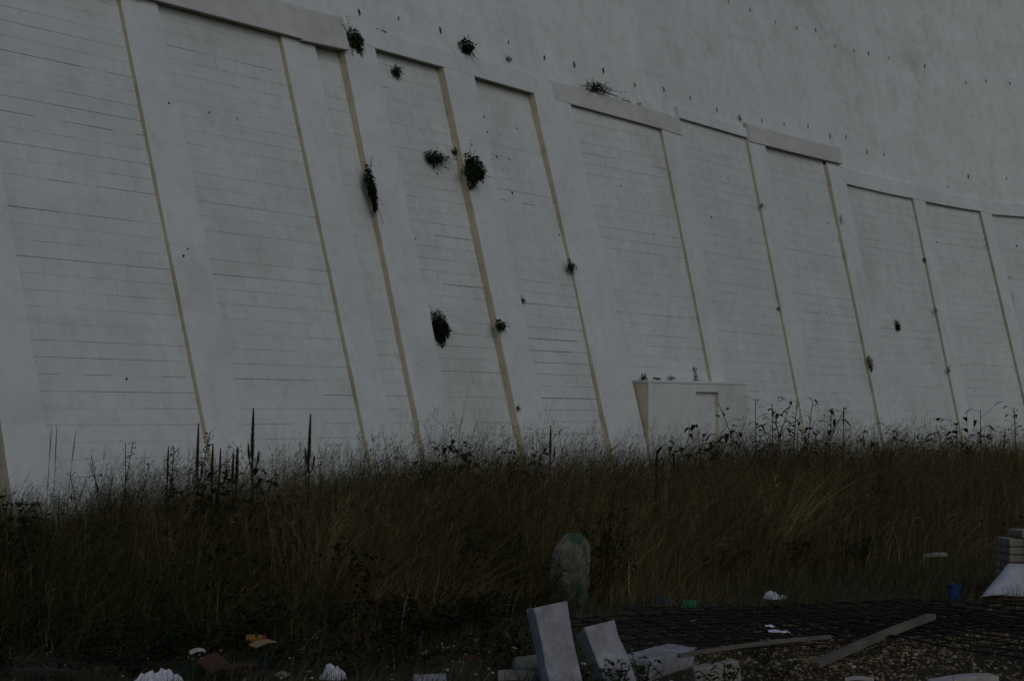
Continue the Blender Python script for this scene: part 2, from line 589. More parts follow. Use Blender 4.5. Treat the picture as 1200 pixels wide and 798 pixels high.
# upper wall: smooth rendered face above the bands, cast in lifts
tt = levels(T_MIN + .5, soff[-1][2] + 1.0, 320)
def up_z0(t):
    best = 0
    for p, (ta, za, tb, zb, h, dd) in enumerate(soff):
        if p == len(soff) - 1 or t <= (rib_l[p + 1](zb) + rib_r[p + 1](zb)) / 2:
            z = soff_z(p, min(max(t, ta), tb)) + .05
            if t > tb - .03: z = min(z, soff[min(p + 1, len(soff) - 1)][1] + .05)
            if t < ta + .03 and p: z = min(z, soff[p - 1][3] + .05)
            return z
lift = 12.35
for (lo, hi, dset) in ((None, lift, -.075), (lift + .006, Z_TOP, -.068)):
    mb = MB(); rows = []
    for t in tt:
        z0 = up_z0(t) if lo is None else lo
        col = []
        for k in range(7):
            z = z0 + (hi - z0) * k / 6
            w = .012 * mnoise.noise(Vector((t * .35, z * .5, 3.0)))
            col.append(mb.vert(wall(t, z, dset + w)))
        col.append(mb.vert(wall(t, hi, -.9)))
        rows.append(col)
    for r0, r1 in zip(rows, rows[1:]):
        for k in range(7):
            mb.f.append([r0[k], r1[k], r1[k + 1], r0[k + 1]]); mb.m.append(0)
    mb.build('upper_face', M['upper'], wall_root, smooth=False)

# weep holes along the upper face: short pipe mouths
WEEP = [(420, 15), (466, 22), (515, 36), (536, 52), (595, 50), (637, 68), (672, 76), (706, 83), (743, 100), (777, 105), (808, 115), (839, 129),
        (866, 137), (892, 141), (918, 145), (946, 148), (972, 160), (991, 160), (1015, 178), (1035, 181), (1134, 207), (1179, 209), (1110, 219),
        (853, 2), (878, 12), (908, 26), (933, 33), (955, 36), (978, 54), (1000, 60), (1017, 63), (1041, 68), (1083, 78), (1131, 97), (1155, 95), (1183, 98)]
def weep(mb, t, z, r, d=-.07):
    n = 8
    ring = lambda rr, dep: [wall(t + rr * math.cos(2 * math.pi * k / n) * .75, z + rr * 1.7 * math.sin(2 * math.pi * k / n), dep) for k in range(n)]
    a, b, c = ring(r * 1.12, d - .01), ring(r * 1.08, d + .022), ring(r, d + .02)
    e = ring(r * .97, d + .012)
    ids = [[mb.vert(q) for q in rg] for rg in (a, b, c, e)]
    for s_, (r0, r1) in enumerate(zip(ids, ids[1:])):
        for k in range(n):
            mb.f.append([r0[k], r0[(k + 1) % n], r1[(k + 1) % n], r1[k]]); mb.m.append(0 if s_ < 2 else 1)
    mb.f.append(ids[3]); mb.m.append(1)  # near-black cap paints the shade inside the pipe
for (x, y) in WEEP:
    t, z = wall_hit(x, y, -.075)
    mb = MB(); weep(mb, t, z, rb.uniform(.024, .042))
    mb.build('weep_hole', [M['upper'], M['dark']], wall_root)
# raised near-black patches paint the shade of knocked-out holes and opened joints in blockwork
HOLES = [(567, 137, .03), (571, 155, .028), (606, 151, .025), (582, 184, .035), (597, 187, .025), (589, 199, .02), (600, 226, .04), (649, 237, .04),
         (655, 275, .035), (727, 218, .03), (766, 275, .03), (754, 234, .02), (487, 280, .02), (512, 204, .035), (853, 209, .03), (834, 255, .045), (880, 280, .025),
         (970, 262, .03), (840, 185, .025), (952, 247, .02), (1060, 284, .03), (1098, 284, .045), (1108, 281, .02), (1139, 290, .03), (1156, 287, .05), (1155, 280, .03),
         (1191, 288, .05), (1183, 325, .04), (856, 343, .025), (960, 365, .03), (968, 366, .03), (950, 367, .02), (975, 370, .02), (577, 187, .02), (1143, 458, .03),
         (148, 444, .03), (215, 300, .03), (220, 292, .025), (198, 121, .025), (245, 132, .02), (278, 139, .02)]
for (x, y, r) in HOLES:
    t, z = wall_hit(x, y, -.1)
    pi = 0
    for p in range(len(soff)):
        if rib_r[p](z) < t < rib_l[p + 1](z):
            pi = p + 1
    d = -rib_depth(pi, z) if pi else 0.0
    t, z = wall_hit(x, y, d)
    mb = MB()
    n = 9
    rr = [r * rb.uniform(.45, 1.1) for _ in range(n)]
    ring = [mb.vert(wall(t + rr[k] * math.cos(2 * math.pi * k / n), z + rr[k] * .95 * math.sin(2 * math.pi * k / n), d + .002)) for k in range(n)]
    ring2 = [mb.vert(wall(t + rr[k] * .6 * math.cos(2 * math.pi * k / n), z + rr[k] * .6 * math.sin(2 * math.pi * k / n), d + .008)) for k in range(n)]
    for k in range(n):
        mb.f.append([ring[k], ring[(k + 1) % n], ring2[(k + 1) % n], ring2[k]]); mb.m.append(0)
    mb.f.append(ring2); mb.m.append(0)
    mb.build('hole_shade_patch', M['dark'], wall_root)

# ------------------------------------------------------------------ masonry box with blocked doorway against the wall
bt0, bz = wall_hit(760, 445, .36)
bt1, _ = wall_hit(876, 446, .36)
BF = wall(bt0, bz, .36)
BA = wall_along(bt0); BO = wall_out(bt0)
yaw = math.radians(-4)
BA = Vector((BA.x * math.cos(yaw) - BA.y * math.sin(yaw), BA.x * math.sin(yaw) + BA.y * math.cos(yaw), 0))
BO = Vector((BA.y, -BA.x, 0))
BL = None
best = 1e9
for k in range(100, 700):
    q = BF + BA * (k / 100.0)
    e = abs(proj(Vector((q.x, q.y, bz)))[0] - 876)
    if e < best: best, BL = e, k / 100.0
def bpt(s, z, d=0):               # along the box front, height, out
    return Vector((BF.x, BF.y, 0)) + BA * s + BO * d + Vector((0, 0, z))
def s_at(px, z):
    return min((abs(proj(bpt(k / 200.0, z))[0] - px), k / 200.0) for k in range(0, 1000))[1]
n0, n1 = s_at(816, bz - .2), s_at(842, bz - .2)
nz = bz - (458 - 445) / FPX * BF.y
box_root = empty('masonry_box', bpt(BL / 2, 0))
tag(box_root, 'low white painted masonry box with a narrow blocked doorway, built against the wall', 'masonry')
def bbox(mb, s0, s1, z0, z1, d0, d1, faces=None):
    mb.hexa([bpt(s0, z0, d1), bpt(s1, z0, d1), bpt(s1, z1, d1), bpt(s0, z1, d1), bpt(s0, z0, d0), bpt(s1, z0, d0), bpt(s1, z1, d0), bpt(s0, z1, d0)], 0, faces)
mb = MB(); bbox(mb, 0, n0, -.3, bz - .06, -1.3, 0, [0, 0, 1, 0, 0, 0]); mb.build('pier', [M['render'], M['cream']], box_root, bevel=.008)
mb = MB(); bbox(mb, n1, BL, -.3, bz - .06, -1.3, 0, [0, 0, 1, 0, 0, 0]); mb.build('pier', [M['block'], M['cream_pale']], box_root, bevel=.008)
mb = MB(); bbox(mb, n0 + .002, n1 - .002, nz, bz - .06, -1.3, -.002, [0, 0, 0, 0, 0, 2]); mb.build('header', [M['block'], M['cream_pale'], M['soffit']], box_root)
mb = MB(); bbox(mb, n0 - .02, n1 + .02, -.3, nz + .05, -1.0, -.085); mb.build('doorway_infill', M['block'], box_root)
mb = MB(); bbox(mb, -.012, BL + .01, bz - .058, bz, -1.3, .012); mb.build('coping', M['render'], box_root, bevel=.01)

# ------------------------------------------------------------------ ground
def gz(x, y):
    """gentle ground: flat by the camera, a low bank along the foot of the wall on the right, small lumps"""
    h = .05 * mnoise.noise(Vector((x * .5, y * .5, 1.0))) + .025 * mnoise.noise(Vector((x * 1.7, y * 1.7, 5.0)))
    e = max(0.0, min(1.0, (x - 3.2) / 2.4)) * max(0.0, 1 - abs(y - 14.2) / 2.2)     # heap of gravel by the bricks
    return h + .16 * e
def gz_np(x, y):
    return np.array([gz(a, b) for a, b in zip(x, y)])
mb = MB()
xs = sorted(set([-400, -150, -60, -30] + [round(-16 + .4 * i, 3) for i in range(106)] + [45, 80, 200, 400]))
ys = sorted(set([-400, -150, -50, -20, -5, 2, 5] + [round(7 + .4 * i, 3) for i in range(95)] + [60, 100, 200, 400, 900]))
idx = {}
for i, x in enumerate(xs):
    for j, y in enumerate(ys):
        near = -16 <= x <= 27 and 6 <= y <= 46
        idx[i, j] = mb.vert((x, y, gz(x, y) if near else 0.0))
for i in range(len(xs) - 1):
    for j in range(len(ys) - 1):
        mb.f.append([idx[i, j], idx[i + 1, j], idx[i + 1, j + 1], idx[i, j + 1]]); mb.m.append(0)
g = mb.build('ground', M['ground'], smooth=True)
tag(g, kind='structure')

# ------------------------------------------------------------------ grasses
WALLX = np.array([wall(t, .3).x for t in _ts]); WALLY = np.array([wall(t, .3).y for t in _ts])
def wall_y(x):                    # y of the foot of the wall for a given x
    return np.interp(x, WALLX, WALLY)
FRONT_X = [-14, -6, -3.3, -1.6, -.6, .7, 1.95, 3.45, 5.8, 9, 14, 22]
FRONT_Y = [11.4, 11.3, 11.2, 11.3, 12.2, 13.6, 15.2, 17.0, 18.8, 20, 22, 24]
def front_y(x):
    return np.interp(x, FRONT_X, FRONT_Y)
def smooth_noise(x, y, f, seed):
    return np.array([mnoise.noise(Vector((a * f, b * f, seed))) for a, b in zip(x, y)])
def scatter(n, ylo, yhi_wall, margin=1.2, gamma=1.6):
    """points on the ground inside what the camera and a step to either side of it can see, denser near by"""
    out = []
    need = n
    while need > 0:
        m = need * 4
        y = 9.0 + (43 - 9.0) * RNG.random(m) ** gamma
        x = (RNG.random(m) * 2 - 1) * (y * .325 + margin)
        ok = (y < wall_y(x) - yhi_wall) & (y > front_y(x) + ylo)
        p = np.stack([x[ok], y[ok]], 1)[:need]
        out.append(p); need -= len(p)
    return np.concatenate(out)
PAL = np.array([[.158, .121, .055], [.082, .057, .026], [.052, .054, .020], [.017, .025, .010]])
def pick_colours(x, y, n, w_green=0.0):
    a = smooth_noise(x, y, .55, 11.0); b = smooth_noise(x, y, .35, 23.0)
    right = np.clip((x / np.maximum(y, 1) + .1) / .25, 0, 1) - .9 * np.clip((-x / np.maximum(y, 1) - .08) / .2, 0, 1) * np.clip((15 - y) / 4, 0, 1)
    w = np.stack([.42 + .9 * a + .16 * right, .72 + .7 * b + .25 * right, .75 - .8 * a - .1 * right, .62 - 1.0 * b - .5 * a - .15 * right + w_green], 1)
    w = np.clip(w, .03, None) ** 1.3
    w /= w.sum(1, keepdims=True)
    u = RNG.random(n)[:, None]
    k = (u > np.cumsum(w, 1)).sum(1).clip(0, 3)
    return PAL[k] * RNG.lognormal(-.08, .45, (n, 1))
def blades(n, ylo, hbase, hvar, width, lean, name, pts=None, segs=4, w_green=0.0, curl=1.9, wind=.5, fade=True):
    p = scatter(n, ylo, .12) if pts is None else pts
    n = len(p)
    x, y = p[:, 0], p[:, 1]
    edge = np.clip((y - front_y(x)) / 1.6, 0, 1) if fade else np.ones(n)
    patch = 1 + .55 * smooth_noise(x, y, .5, 2.0) + .42 * smooth_noise(x, y, 1.5, 9.0)
    h = hbase(x, y) * np.clip(patch, .45, 1.36) * RNG.uniform(1 - hvar, 1 + hvar * .35, n) * (.35 + .65 * edge)
    phi = RNG.uniform(0, 2 * np.pi, n)
    dirx = np.cos(phi) * .8 + wind; diry = np.sin(phi) * .8
    L = lean * RNG.uniform(.15, 1.2, n)
    s = np.linspace(0, 1, segs + 1)[None, :]
    z0 = gz_np(x, y)
    P = np.zeros((n, segs + 1, 3))
    hz = h[:, None] * s * (1 - .22 * (L[:, None] * s) ** 2)
    P[:, :, 0] = x[:, None] + dirx[:, None] * L[:, None] * h[:, None] * s ** curl
    P[:, :, 1] = y[:, None] + diry[:, None] * L[:, None] * h[:, None] * s ** curl
    P[:, :, 2] = z0[:, None] - .02 + hz
    wf = width * (.7 + y / 30.0) * RNG.uniform(.7, 1.3, n)
    Wd = wf[:, None] * (1 - .85 * s ** 1.5)
    ps = RNG.uniform(0, np.pi, n)
    S = np.stack([np.cos(ps), np.sin(ps) * .6, np.zeros(n)], 1)
    C = np.repeat(pick_colours(x, y, n, w_green)[:, None, :], segs + 1, 1)
    return P, Wd, S, C
def h_tall(x, y):
    r = np.interp(x / np.maximum(y, 1), [-.32, -.2, -.05, .1, .2, .3], [.66, .70, .92, .88, .86, .86])
    return r * np.interp(y, [9, 14, 25, 40], [.95, 1.0, 1.0, 1.08])
P, Wd, S, C = blades(46000, -.3, h_tall, .75, .0046, .8, '')
tc = scatter(1900, .0, .25)
nt_ = len(tc)
per = RNG.integers(18, 46, nt_)
ti = np.repeat(np.arange(nt_), per)
ang = RNG.uniform(0, 2 * np.pi, len(ti)); rad = np.abs(RNG.normal(0, .085, len(ti)))
off = np.stack([np.cos(ang), np.sin(ang)], 1)
tp = tc[ti] + off * rad[:, None]
Pt, Wt, St, Ct = blades(0, 0, h_tall, .55, .0046, .75, '', pts=tp, wind=.45)
hs_ = np.clip(RNG.lognormal(-.02, .32, nt_), .45, 1.4)[ti]                 # each tuft its own height, tint and lean
bx = Pt[:, :1, :].copy()
Pt = bx + (Pt - bx) * hs_[:, None, None]
s_ = np.linspace(0, 1, Pt.shape[1])[None, :, None]
tl = np.stack([RNG.normal(.15, .42, nt_), RNG.normal(0, .3, nt_)], 1)[ti]
fan = (off * (rad[:, None] * 2.6) + tl)[:, None, :] * s_ ** 1.6 * .8
Pt[:, :, :2] += fan
tcol = pick_colours(tc[:, 0], tc[:, 1], nt_)[ti][:, None, :]
Ct = Ct * .35 + tcol * .65 * RNG.uniform(.7, 1.3, (len(ti), 1, 1))
Pt[:, :, 1] = np.minimum(Pt[:, :, 1], wall_y(Pt[:, :, 0]) - .03)
P, Wd, S, C = np.concatenate([P, Pt]), np.concatenate([Wd, Wt]), np.concatenate([S, St]), np.concatenate([C, Ct])
o = ribbon_mesh('dry_grass', P, Wd, S, C, M['grass'])
tag(o, 'brown and straw coloured unmown grass filling the ground before the wall', 'grass', kind='stuff')
P, Wd, S, C = blades(5000, .1, lambda x, y: h_tall(x, y) * 1.1, .4, .0055, 1.25, '', segs=5, wind=.9, curl=1.5)
o = ribbon_mesh('leaning_straw', P, Wd, S, C * .35 + np.array([.165, .13, .062]) * RNG.uniform(.35, 1.1, (len(P), 1, 1)), M['grass'])
tag(o, 'pale straw bent over to the right among the tall grass', 'grass', kind='stuff')
# flowering culms with loose panicles
P, Wd, S, C = blades(13000, .3, lambda x, y: h_tall(x, y) * 1.2, .45, .0030, .6, '', segs=4, wind=.35)
C *= 1.0
n = len(P)
nb = 9
tips = P[:, -1]; d = (P[:, -1] - P[:, -2]); d /= np.linalg.norm(d, axis=1, keepdims=True)
u = np.linspace(0, 1, nb)[None, :, None]
st = tips[:, None, :] - d[:, None, :] * (u * .20)
br = d[:, None, :] * .5 + RNG.normal(0, .55, (n, nb, 3)) + np.array([.25, 0, .05])
ln = RNG.uniform(.02, .075, (n, nb, 1))
en = st + br * ln
md = (st + en) / 2 + np.array([0, 0, .004])
P2 = np.stack([st, md, en], 2).reshape(n * nb, 3, 3)
W2 = np.tile(np.array([.0018, .0042, .001]), (n * nb, 1)) * (.7 + P2[:, :1, 1] / 30.0)
ps = RNG.uniform(0, np.pi, n * nb)
S2 = np.stack([np.cos(ps), np.zeros(n * nb), np.sin(ps)], 1)
C2 = np.repeat(np.repeat(C[:, :1, :], nb, 0) * .95, 3, 1)
o1 = ribbon_mesh('grass_culms', P, Wd, S, C, M['grass'])
o2 = ribbon_mesh('grass_heads', P2, W2, S2, C2, M['grass'])
tag(o1, 'thin pale flowering stems rising above the tall dry grass', 'grass', kind='stuff')
tag(o2, 'loose feathery seed heads at the tips of the tall grass', 'grass', kind='stuff')
# green undergrowth: low leafy blades and nettle-like leaves in patches
def leaf_cloud(name, centres, rad, per, size, tint, label, cat='undergrowth'):
    V, F, C = [], [], []
    for (cx, cy, cz), (rx, rz), k in zip(centres, rad, per):
        a = RNG.uniform(0, 2 * np.pi, k); rr = np.sqrt(RNG.random(k)) * rx
        z = RNG.random(k) ** .8
        px = cx + np.cos(a) * rr * (1 - .45 * z); py = cy + np.sin(a) * rr * (1 - .45 * z); pz = cz + z * rz
        az = RNG.uniform(0, 2 * np.pi, k); tilt = RNG.uniform(-.7, .5, k); ln = size * RNG.uniform(.6, 1.3, k)
        for i in range(k):
            dx = Vector((math.cos(az[i]) * math.cos(tilt[i]), math.sin(az[i]) * math.cos(tilt[i]), math.sin(tilt[i]))) * ln[i]
            sx = Vector((-math.sin(az[i]), math.cos(az[i]), RNG.uniform(-.4, .4))) * ln[i] * .24
            b = Vector((px[i], py[i], pz[i]))
            i0 = len(V)
            V += [b, b + dx * .45 + sx, b + dx + Vector((0, 0, -.15 * ln[i])), b + dx * .45 - sx]
            F += [i0, i0 + 1, i0 + 2, i0 + 3]
            c = [tint[q] * RNG.uniform(.6, 1.35) for q in range(3)]
            C += [c] * 4
    o = raw_mesh(name, np.array([tuple(v) for v in V]), np.array(F), 4, np.array(C), M['leaf'])
    if label:
        tag(o, label, cat, kind='stuff')
    return o
pp = scatter(330, -.2, .3, gamma=1.35)
gn = smooth_noise(pp[:, 0], pp[:, 1], .4, 31.0)
pp = pp[gn + RNG.normal(0, .15, len(pp)) - .3 * np.clip(pp[:, 0] / pp[:, 1], -.3, .3) > -.05]
cs = [(x, y, gz(x, y)) for x, y in pp]
leaf_cloud('undergrowth', cs, [(RNG.uniform(.15, .4), RNG.uniform(.25, .75)) for _ in cs], [int(RNG.uniform(60, 150)) for _ in cs], .065,
           (.026, .034, .013), 'dark green leafy undergrowth showing low between the dry grass')
m = 260
y = 9.0 + RNG.random(m) * 4.6; x = -4.4 + RNG.random(m) * 4.6
cs = [(a, b, gz(a, b) - .01) for a, b in zip(x, y) if b < front_y(a) + 1.6 and b > 9.9 + .5 * max(0, a + .6)]
leaf_cloud('low_weeds', cs, [(RNG.uniform(.12, .30), RNG.uniform(.08, .34)) for _ in cs], [int(RNG.uniform(50, 120)) for _ in cs], .05,
           (.015, .021, .009), 'low near black weeds covering the left foreground')
# short turf and weeds in front of the tall grass
m = 75000
y = 8.3 + RNG.random(m) ** 1.1 * 13; x = (RNG.random(m) * 2 - 1) * (y * .325 + 1.0)
gnear = smooth_noise(x, y, .9, 44.0)
bare = np.clip((x - .3) / 1.2, 0, 1) * np.clip((13.0 - y) / 1.0, 0, 1)       # gravel and steel mesh on the right
keep = (y < front_y(x) + .6) & (RNG.random(m) < np.clip(.75 + gnear * .9 - bare * 1.05, 0.05, 1))
P, Wd, S, C = blades(0, 0, lambda x, y: np.full_like(x, .15), .7, .0040, 1.0, '', pts=np.stack([x[keep], y[keep]], 1), segs=3, w_green=.75, fade=False)
o = ribbon_mesh('short_grass', P, Wd, S, C * .9, M['grass'])
tag(o, 'short scrubby grass between the rubble and litter', 'grass', kind='stuff')

m = 42000
y = 12.4 + RNG.random(m) * 9; x = -.6 + RNG.random(m) * 9.5
keep = (y < front_y(x) + .7) & (x < y * .33 + 1) & (RNG.random(m) < np.clip((y - 12.6 - .35 * np.clip(x - 2.5, 0, 3)) / 1.2, 0, 1)) & (smooth_noise(x, y, 1.2, 77.0) > -.35)
P, Wd, S, C = blades(0, 0, lambda x, y: np.full_like(x, .17), .75, .0045, .9, '', pts=np.stack([x[keep], y[keep]], 1), segs=3, w_green=.5, fade=False)
o = ribbon_mesh('rough_turf', P, Wd, S, C * .6 + np.array([.032, .036, .013]), M['grass'])
tag(o, 'low rough green turf between the tall grass and the steel mesh', 'grass', kind='stuff')
# gravel: real flints where the picture shows them
def pebbles(name, pts, size, label, pal):
    phi = (1 + 5 ** .5) / 2
    iv = np.array([(-1, phi, 0), (1, phi, 0), (-1, -phi, 0), (1, -phi, 0), (0, -1, phi), (0, 1, phi), (0, -1, -phi), (0, 1, -phi), (phi, 0, -1), (phi, 0, 1), (-phi, 0, -1), (-phi, 0, 1)]) / 1.902
    fi = np.array([(0, 11, 5), (0, 5, 1), (0, 1, 7), (0, 7, 10), (0, 10, 11), (1, 5, 9), (5, 11, 4), (11, 10, 2), (10, 7, 6), (7, 1, 8), (3, 9, 4), (3, 4, 2), (3, 2, 6), (3, 6, 8), (3, 8, 9), (4, 9, 5), (2, 4, 11), (6, 2, 10), (8, 6, 7), (9, 8, 1)])
    n = len(pts)
    sz = size * RNG.lognormal(0, .35, n)[:, None, None] * .5
    V = iv[None] * RNG.uniform(.7, 1.25, (n, 12, 1)) * sz * RNG.uniform(.7, 1.3, (n, 1, 3)) * np.array([1, 1, .62])
    a = RNG.uniform(0, 6.28, n); c, s = np.cos(a)[:, None], np.sin(a)[:, None]
    V = np.stack([V[..., 0] * c - V[..., 1] * s, V[..., 0] * s + V[..., 1] * c, V[..., 2]], -1) + pts[:, None, :]
    F = (fi[None] + (np.arange(n) * 12)[:, None, None]).reshape(-1)
    col = pal[RNG.integers(0, len(pal), n)] * RNG.uniform(.6, 1.3, (n, 1))
    C = np.repeat(col[:, None, :], 12, 1).reshape(-1, 3)
    o = raw_mesh(name, V.reshape(-1, 3), F, 3, C, M['leaf'])
    tag(o, label, 'gravel', kind='stuff')
FL = np.array([[.25, .19, .105], [.17, .12, .06], [.11, .085, .05], [.30, .26, .19], [.06, .048, .032], [.19, .14, .075]])
m = 46000
y = 9.0 + RNG.random(m) * 6.6; x = -.2 + RNG.random(m) * 7.0
gr = np.clip((x - .6) / 1.4, 0, 1) * np.clip((12.6 + 1.1 * np.clip(x - 2.6, 0, 2.4) - y) / .8, 0, 1)
keep = (x < y * .33 + 1.0) & (RNG.random(m) < gr * np.clip(.85 + 1.0 * smooth_noise(x, y, 1.1, 61.0), .1, 1))
x, y = x[keep], y[keep]
pebbles('gravel', np.stack([x, y, gz_np(x, y) + .002], 1), .021, 'loose yellow brown flint gravel in the right foreground', FL)
m = 260
y = 9.0 + RNG.random(m) * 3.0; x = -3.2 + RNG.random(m) * 4.2
pebbles('stone_litter', np.stack([x, y, gz_np(x, y) + .01], 1), .022, 'scattered small pale stones on the dark earth at lower left', np.array([[.5, .5, .47], [.3, .29, .26], [.2, .18, .14]]))

# ------------------------------------------------------------------ standing weeds
def leaf(mb, b, dr, ln, wd, col, droop=.4):
    dr = dr.normalized()
    side = dr.cross(Vector((0, 0, 1)))
    side = (side.normalized() if side.length > .01 else Vector((1, 0, 0))) * wd * .5
    p1 = b + dr * ln * .45 + Vector((0, 0, -.05 * ln))
    p2 = b + dr * ln * .8 + Vector((0, 0, -droop * .55 * ln))
    p3 = b + dr * ln + Vector((0, 0, -droop * ln))
    up = Vector((0, 0, wd * .12))
    i = [mb.vert(q, col) for q in (b, p1 + side + up, p1 - side + up, p2 + side * .7, p2 - side * .7, p3, p1)]
    mb.f += [[i[0], i[6], i[1]], [i[0], i[2], i[6]], [i[1], i[6], i[5], i[3]], [i[6], i[2], i[4], i[5]]]
    mb.m += [0] * 4
def rvar(c, r, k=.3):
    f = r.uniform(1 - k, 1 + k)
    return tuple(v * f for v in c)
DARKST = (.032, .024, .016)
def mullein(px, Y, top, arms, label, head=.5, r=None, lean=0.0, thick=1.0):
    """dead mullein: a stiff stem with a dense club of seed capsules, sometimes short side spikes, withered leaves below"""
    r = random.Random(int(px * 7))
    b = at(px, Y); b.z = gz(b.x, b.y) - .02
    H = gp_z(px, top, Y) - b.z
    e = empty('mullein_stalk', b)
    tag(e, label, 'weed', 'dead mullein stalks standing in the grass')
    tipx = lean * H
    P = [b + Vector((tipx * s ** 1.3 + .006 * math.sin(s * 7), .01 * math.sin(s * 5), H * s)) for s in levels(0, 1, 10)]
    mb = MB(); mb.tube(P, [.012 * thick * (1 - .55 * s) for s in levels(0, 1, 10)], 6, c=DARKST); mb.build('stem', M['leaf'], e)
    def club(p0, p1, rad):
        m = MB()
        n = max(16, int((p1 - p0).length * 260))
        m.tube([p0, p0.lerp(p1, .15), p0.lerp(p1, .7), p1], [rad * .3, rad * .75, rad * .6, rad * .2], 6, c=DARKST)
        for i in range(n):
            s = i / n
            q = p0.lerp(p1, s)
            a = i * 2.4
            rr = rad * (.55 + .35 * r.random()) * (1 - .6 * s ** 2.5) * min(1, .4 + s * 5)
            o_ = Vector((math.cos(a), math.sin(a), .15))
            k = q + o_ * rr
            sz = rad * .42 * (1 - .5 * s)
            c = rvar(DARKST, r)
            i4 = [m.vert(k + Vector(v) * sz, c) for v in ((1, 0, 0), (0, 1, 0), (-1, 0, 0), (0, -1, 0), (0, 0, 1.5), (0, 0, -1))]
            for f in ((0, 1, 4), (1, 2, 4), (2, 3, 4), (3, 0, 4), (1, 0, 5), (2, 1, 5), (3, 2, 5), (0, 3, 5)):
                m.f.append([i4[j] for j in f]); m.m.append(0)
        m.build('seed_spike', M['leaf'], e)
    hs = max(.1, H * head * .5)
    club(P[-1] - (P[-1] - P[-3]).normalized() * hs, P[-1] + Vector((0, 0, .02)), .017 * thick)
    for k in range(arms):
        a = -.5 + k * 2.2 + r.uniform(-.3, .3)
        q = b + Vector((tipx * .6, 0, H - hs - .02 + k * .02))
        o_ = Vector((math.cos(a) * .085, math.sin(a) * .03, 0))
        m2 = MB(); m2.tube([q + Vector((0, 0, -.09)), q + o_ * .45 + Vector((0, 0, -.05)), q + o_ * .62], [.006, .006, .006], 5, c=DARKST); m2.build('side_branch', M['leaf'], e)
        club(q + o_ * .6 + Vector((0, 0, -.015)), q + o_ * .75 + Vector((0, 0, .07 + r.uniform(0, .06))), .013 * thick)
    m = MB()
    for k in range(26):
        s = r.uniform(.12, .72)
        a = r.uniform(0, 6.28)
        leaf(m, b + Vector((tipx * s ** 1.3, 0, H * s)), Vector((math.cos(a), math.sin(a), .25)), r.uniform(.05, .15) * (1.2 - s), .03, rvar((.030, .036, .018), r), .8)
    m.build('withered_leaves', M['leaf'], e)
def gp_z(px, py, Y):
    rr = ray(px, py)
    return EYE + rr.z / rr.y * Y
def leafy(px, Y, top, stems, label, name='leafy_weed', cat='weed', spread=.25, ln=.09, wd=.03, nleaf=14, tint=(.015, .018, .010), droop=.5, start=.35, lean=0.0, group=None, sparse=False, fluff=0):
    """upright leafy weed: arching stems, alternate drooping leaves, optional seed fluff at the tips"""
    r = random.Random(int(px * 13 + top))
    b = at(px, Y); b.z = gz(b.x, b.y) - .02
    H = gp_z(px, top, Y) - b.z
    e = empty(name, b)
    tag(e, label, cat, group)
    k_ = max(1.0, Y / 16.5); ln *= 1.3 * k_; wd *= 1.45 * k_; spread *= k_
    ms, ml = MB(), MB()
    mf = MB()
    if Y > 22:
        stems = max(1, round(stems * .7)); nleaf = max(6, round(nleaf * .72)); wd *= .8
    for k in range(stems):
        off = (k - (stems - 1) / 2) / max(1, stems - 1) * 2 if stems > 1 else 0
        dx = (off * spread + r.uniform(-.06, .06)) + lean
        dy = r.uniform(-.5, .5) * spread
        h = H * (1 if k == stems // 2 else r.uniform(.72, .98))
        b0 = b + Vector((dx * .25, dy * .2, 0))
        P = [b0 + Vector((dx * s ** 1.5, dy * s ** 1.5, h * s * (1 - .04 * s))) for s in levels(0, 1, 8)]
        ms.tube(P, [k_ * (.0055 * (1 - .6 * s) + .0015) for s in levels(0, 1, 8)], 4, c=(.022, .017, .011))
        for i in range(nleaf):
            s = start + (1 - start) * (i + r.random() * .7) / nleaf
            j = min(7, int(s * 8)); q = P[j].lerp(P[j + 1], s * 8 - j)
            a = i * 2.5 + r.uniform(-.5, .5)
            dv = Vector((math.cos(a), math.sin(a) * .8, r.uniform(.0, .5)))
            l_ = ln * r.uniform(.55, 1.2) * (1.15 - .4 * s)
            tw = dv.normalized() * l_ * r.uniform(.1, 1.1) + Vector((0, 0, l_ * r.uniform(0, .5)))
            ms.tube([q, q + tw], [.0022 * k_, .0014 * k_], 3, c=(.022, .017, .011), cap=False)
            for _ in range(1 if sparse or Y > 22 else 2):
                d2 = dv + Vector((r.uniform(-.7, .7), r.uniform(-.7, .7), r.uniform(-.2, .5)))
                leaf(ml, q + tw, d2, l_, wd * r.uniform(.7, 1.2), rvar(tint, r, .35), droop * r.uniform(.4, 1.6))
        if fluff:
            for i in range(fluff):
                s = r.uniform(.72, 1.02)
                j = min(7, int(s * 8)); q = P[j].lerp(P[j + 1], min(1, s * 8 - j))
                a = r.uniform(0, 6.28)
                o_ = Vector((math.cos(a), math.sin(a), r.uniform(-.2, .9))) * r.uniform(.015, .06)
                mf.tube([q, q + o_], [.0016, .0013], 3, c=(.03, .024, .016), cap=False)
                z = r.uniform(.007, .012)
                i4 = [mf.vert(q + o_ + Vector(v) * z, rvar((.05, .04, .026), r)) for v in ((1, 0, 0), (-.5, .9, 0), (-.5, -.9, 0), (0, 0, 1.4))]
                for f in ((0, 1, 3), (1, 2, 3), (2, 0, 3), (1, 0, 2)):
                    mf.f.append([i4[q_] for q_ in f]); mf.m.append(0)
    ms.build('stems', M['leaf'], e)
    if ml.f: ml.build('leaves', M['leaf'], e)
    if mf.f: mf.build('seed_heads', M['leaf'], e)['kind'] = 'stuff'
GM = 'dead mullein stalks standing in the grass'
mullein(297, 15.0, 481, 3, 'tallest dead mullein stalk, with short side spikes like a candelabra', .55, thick=1.15)
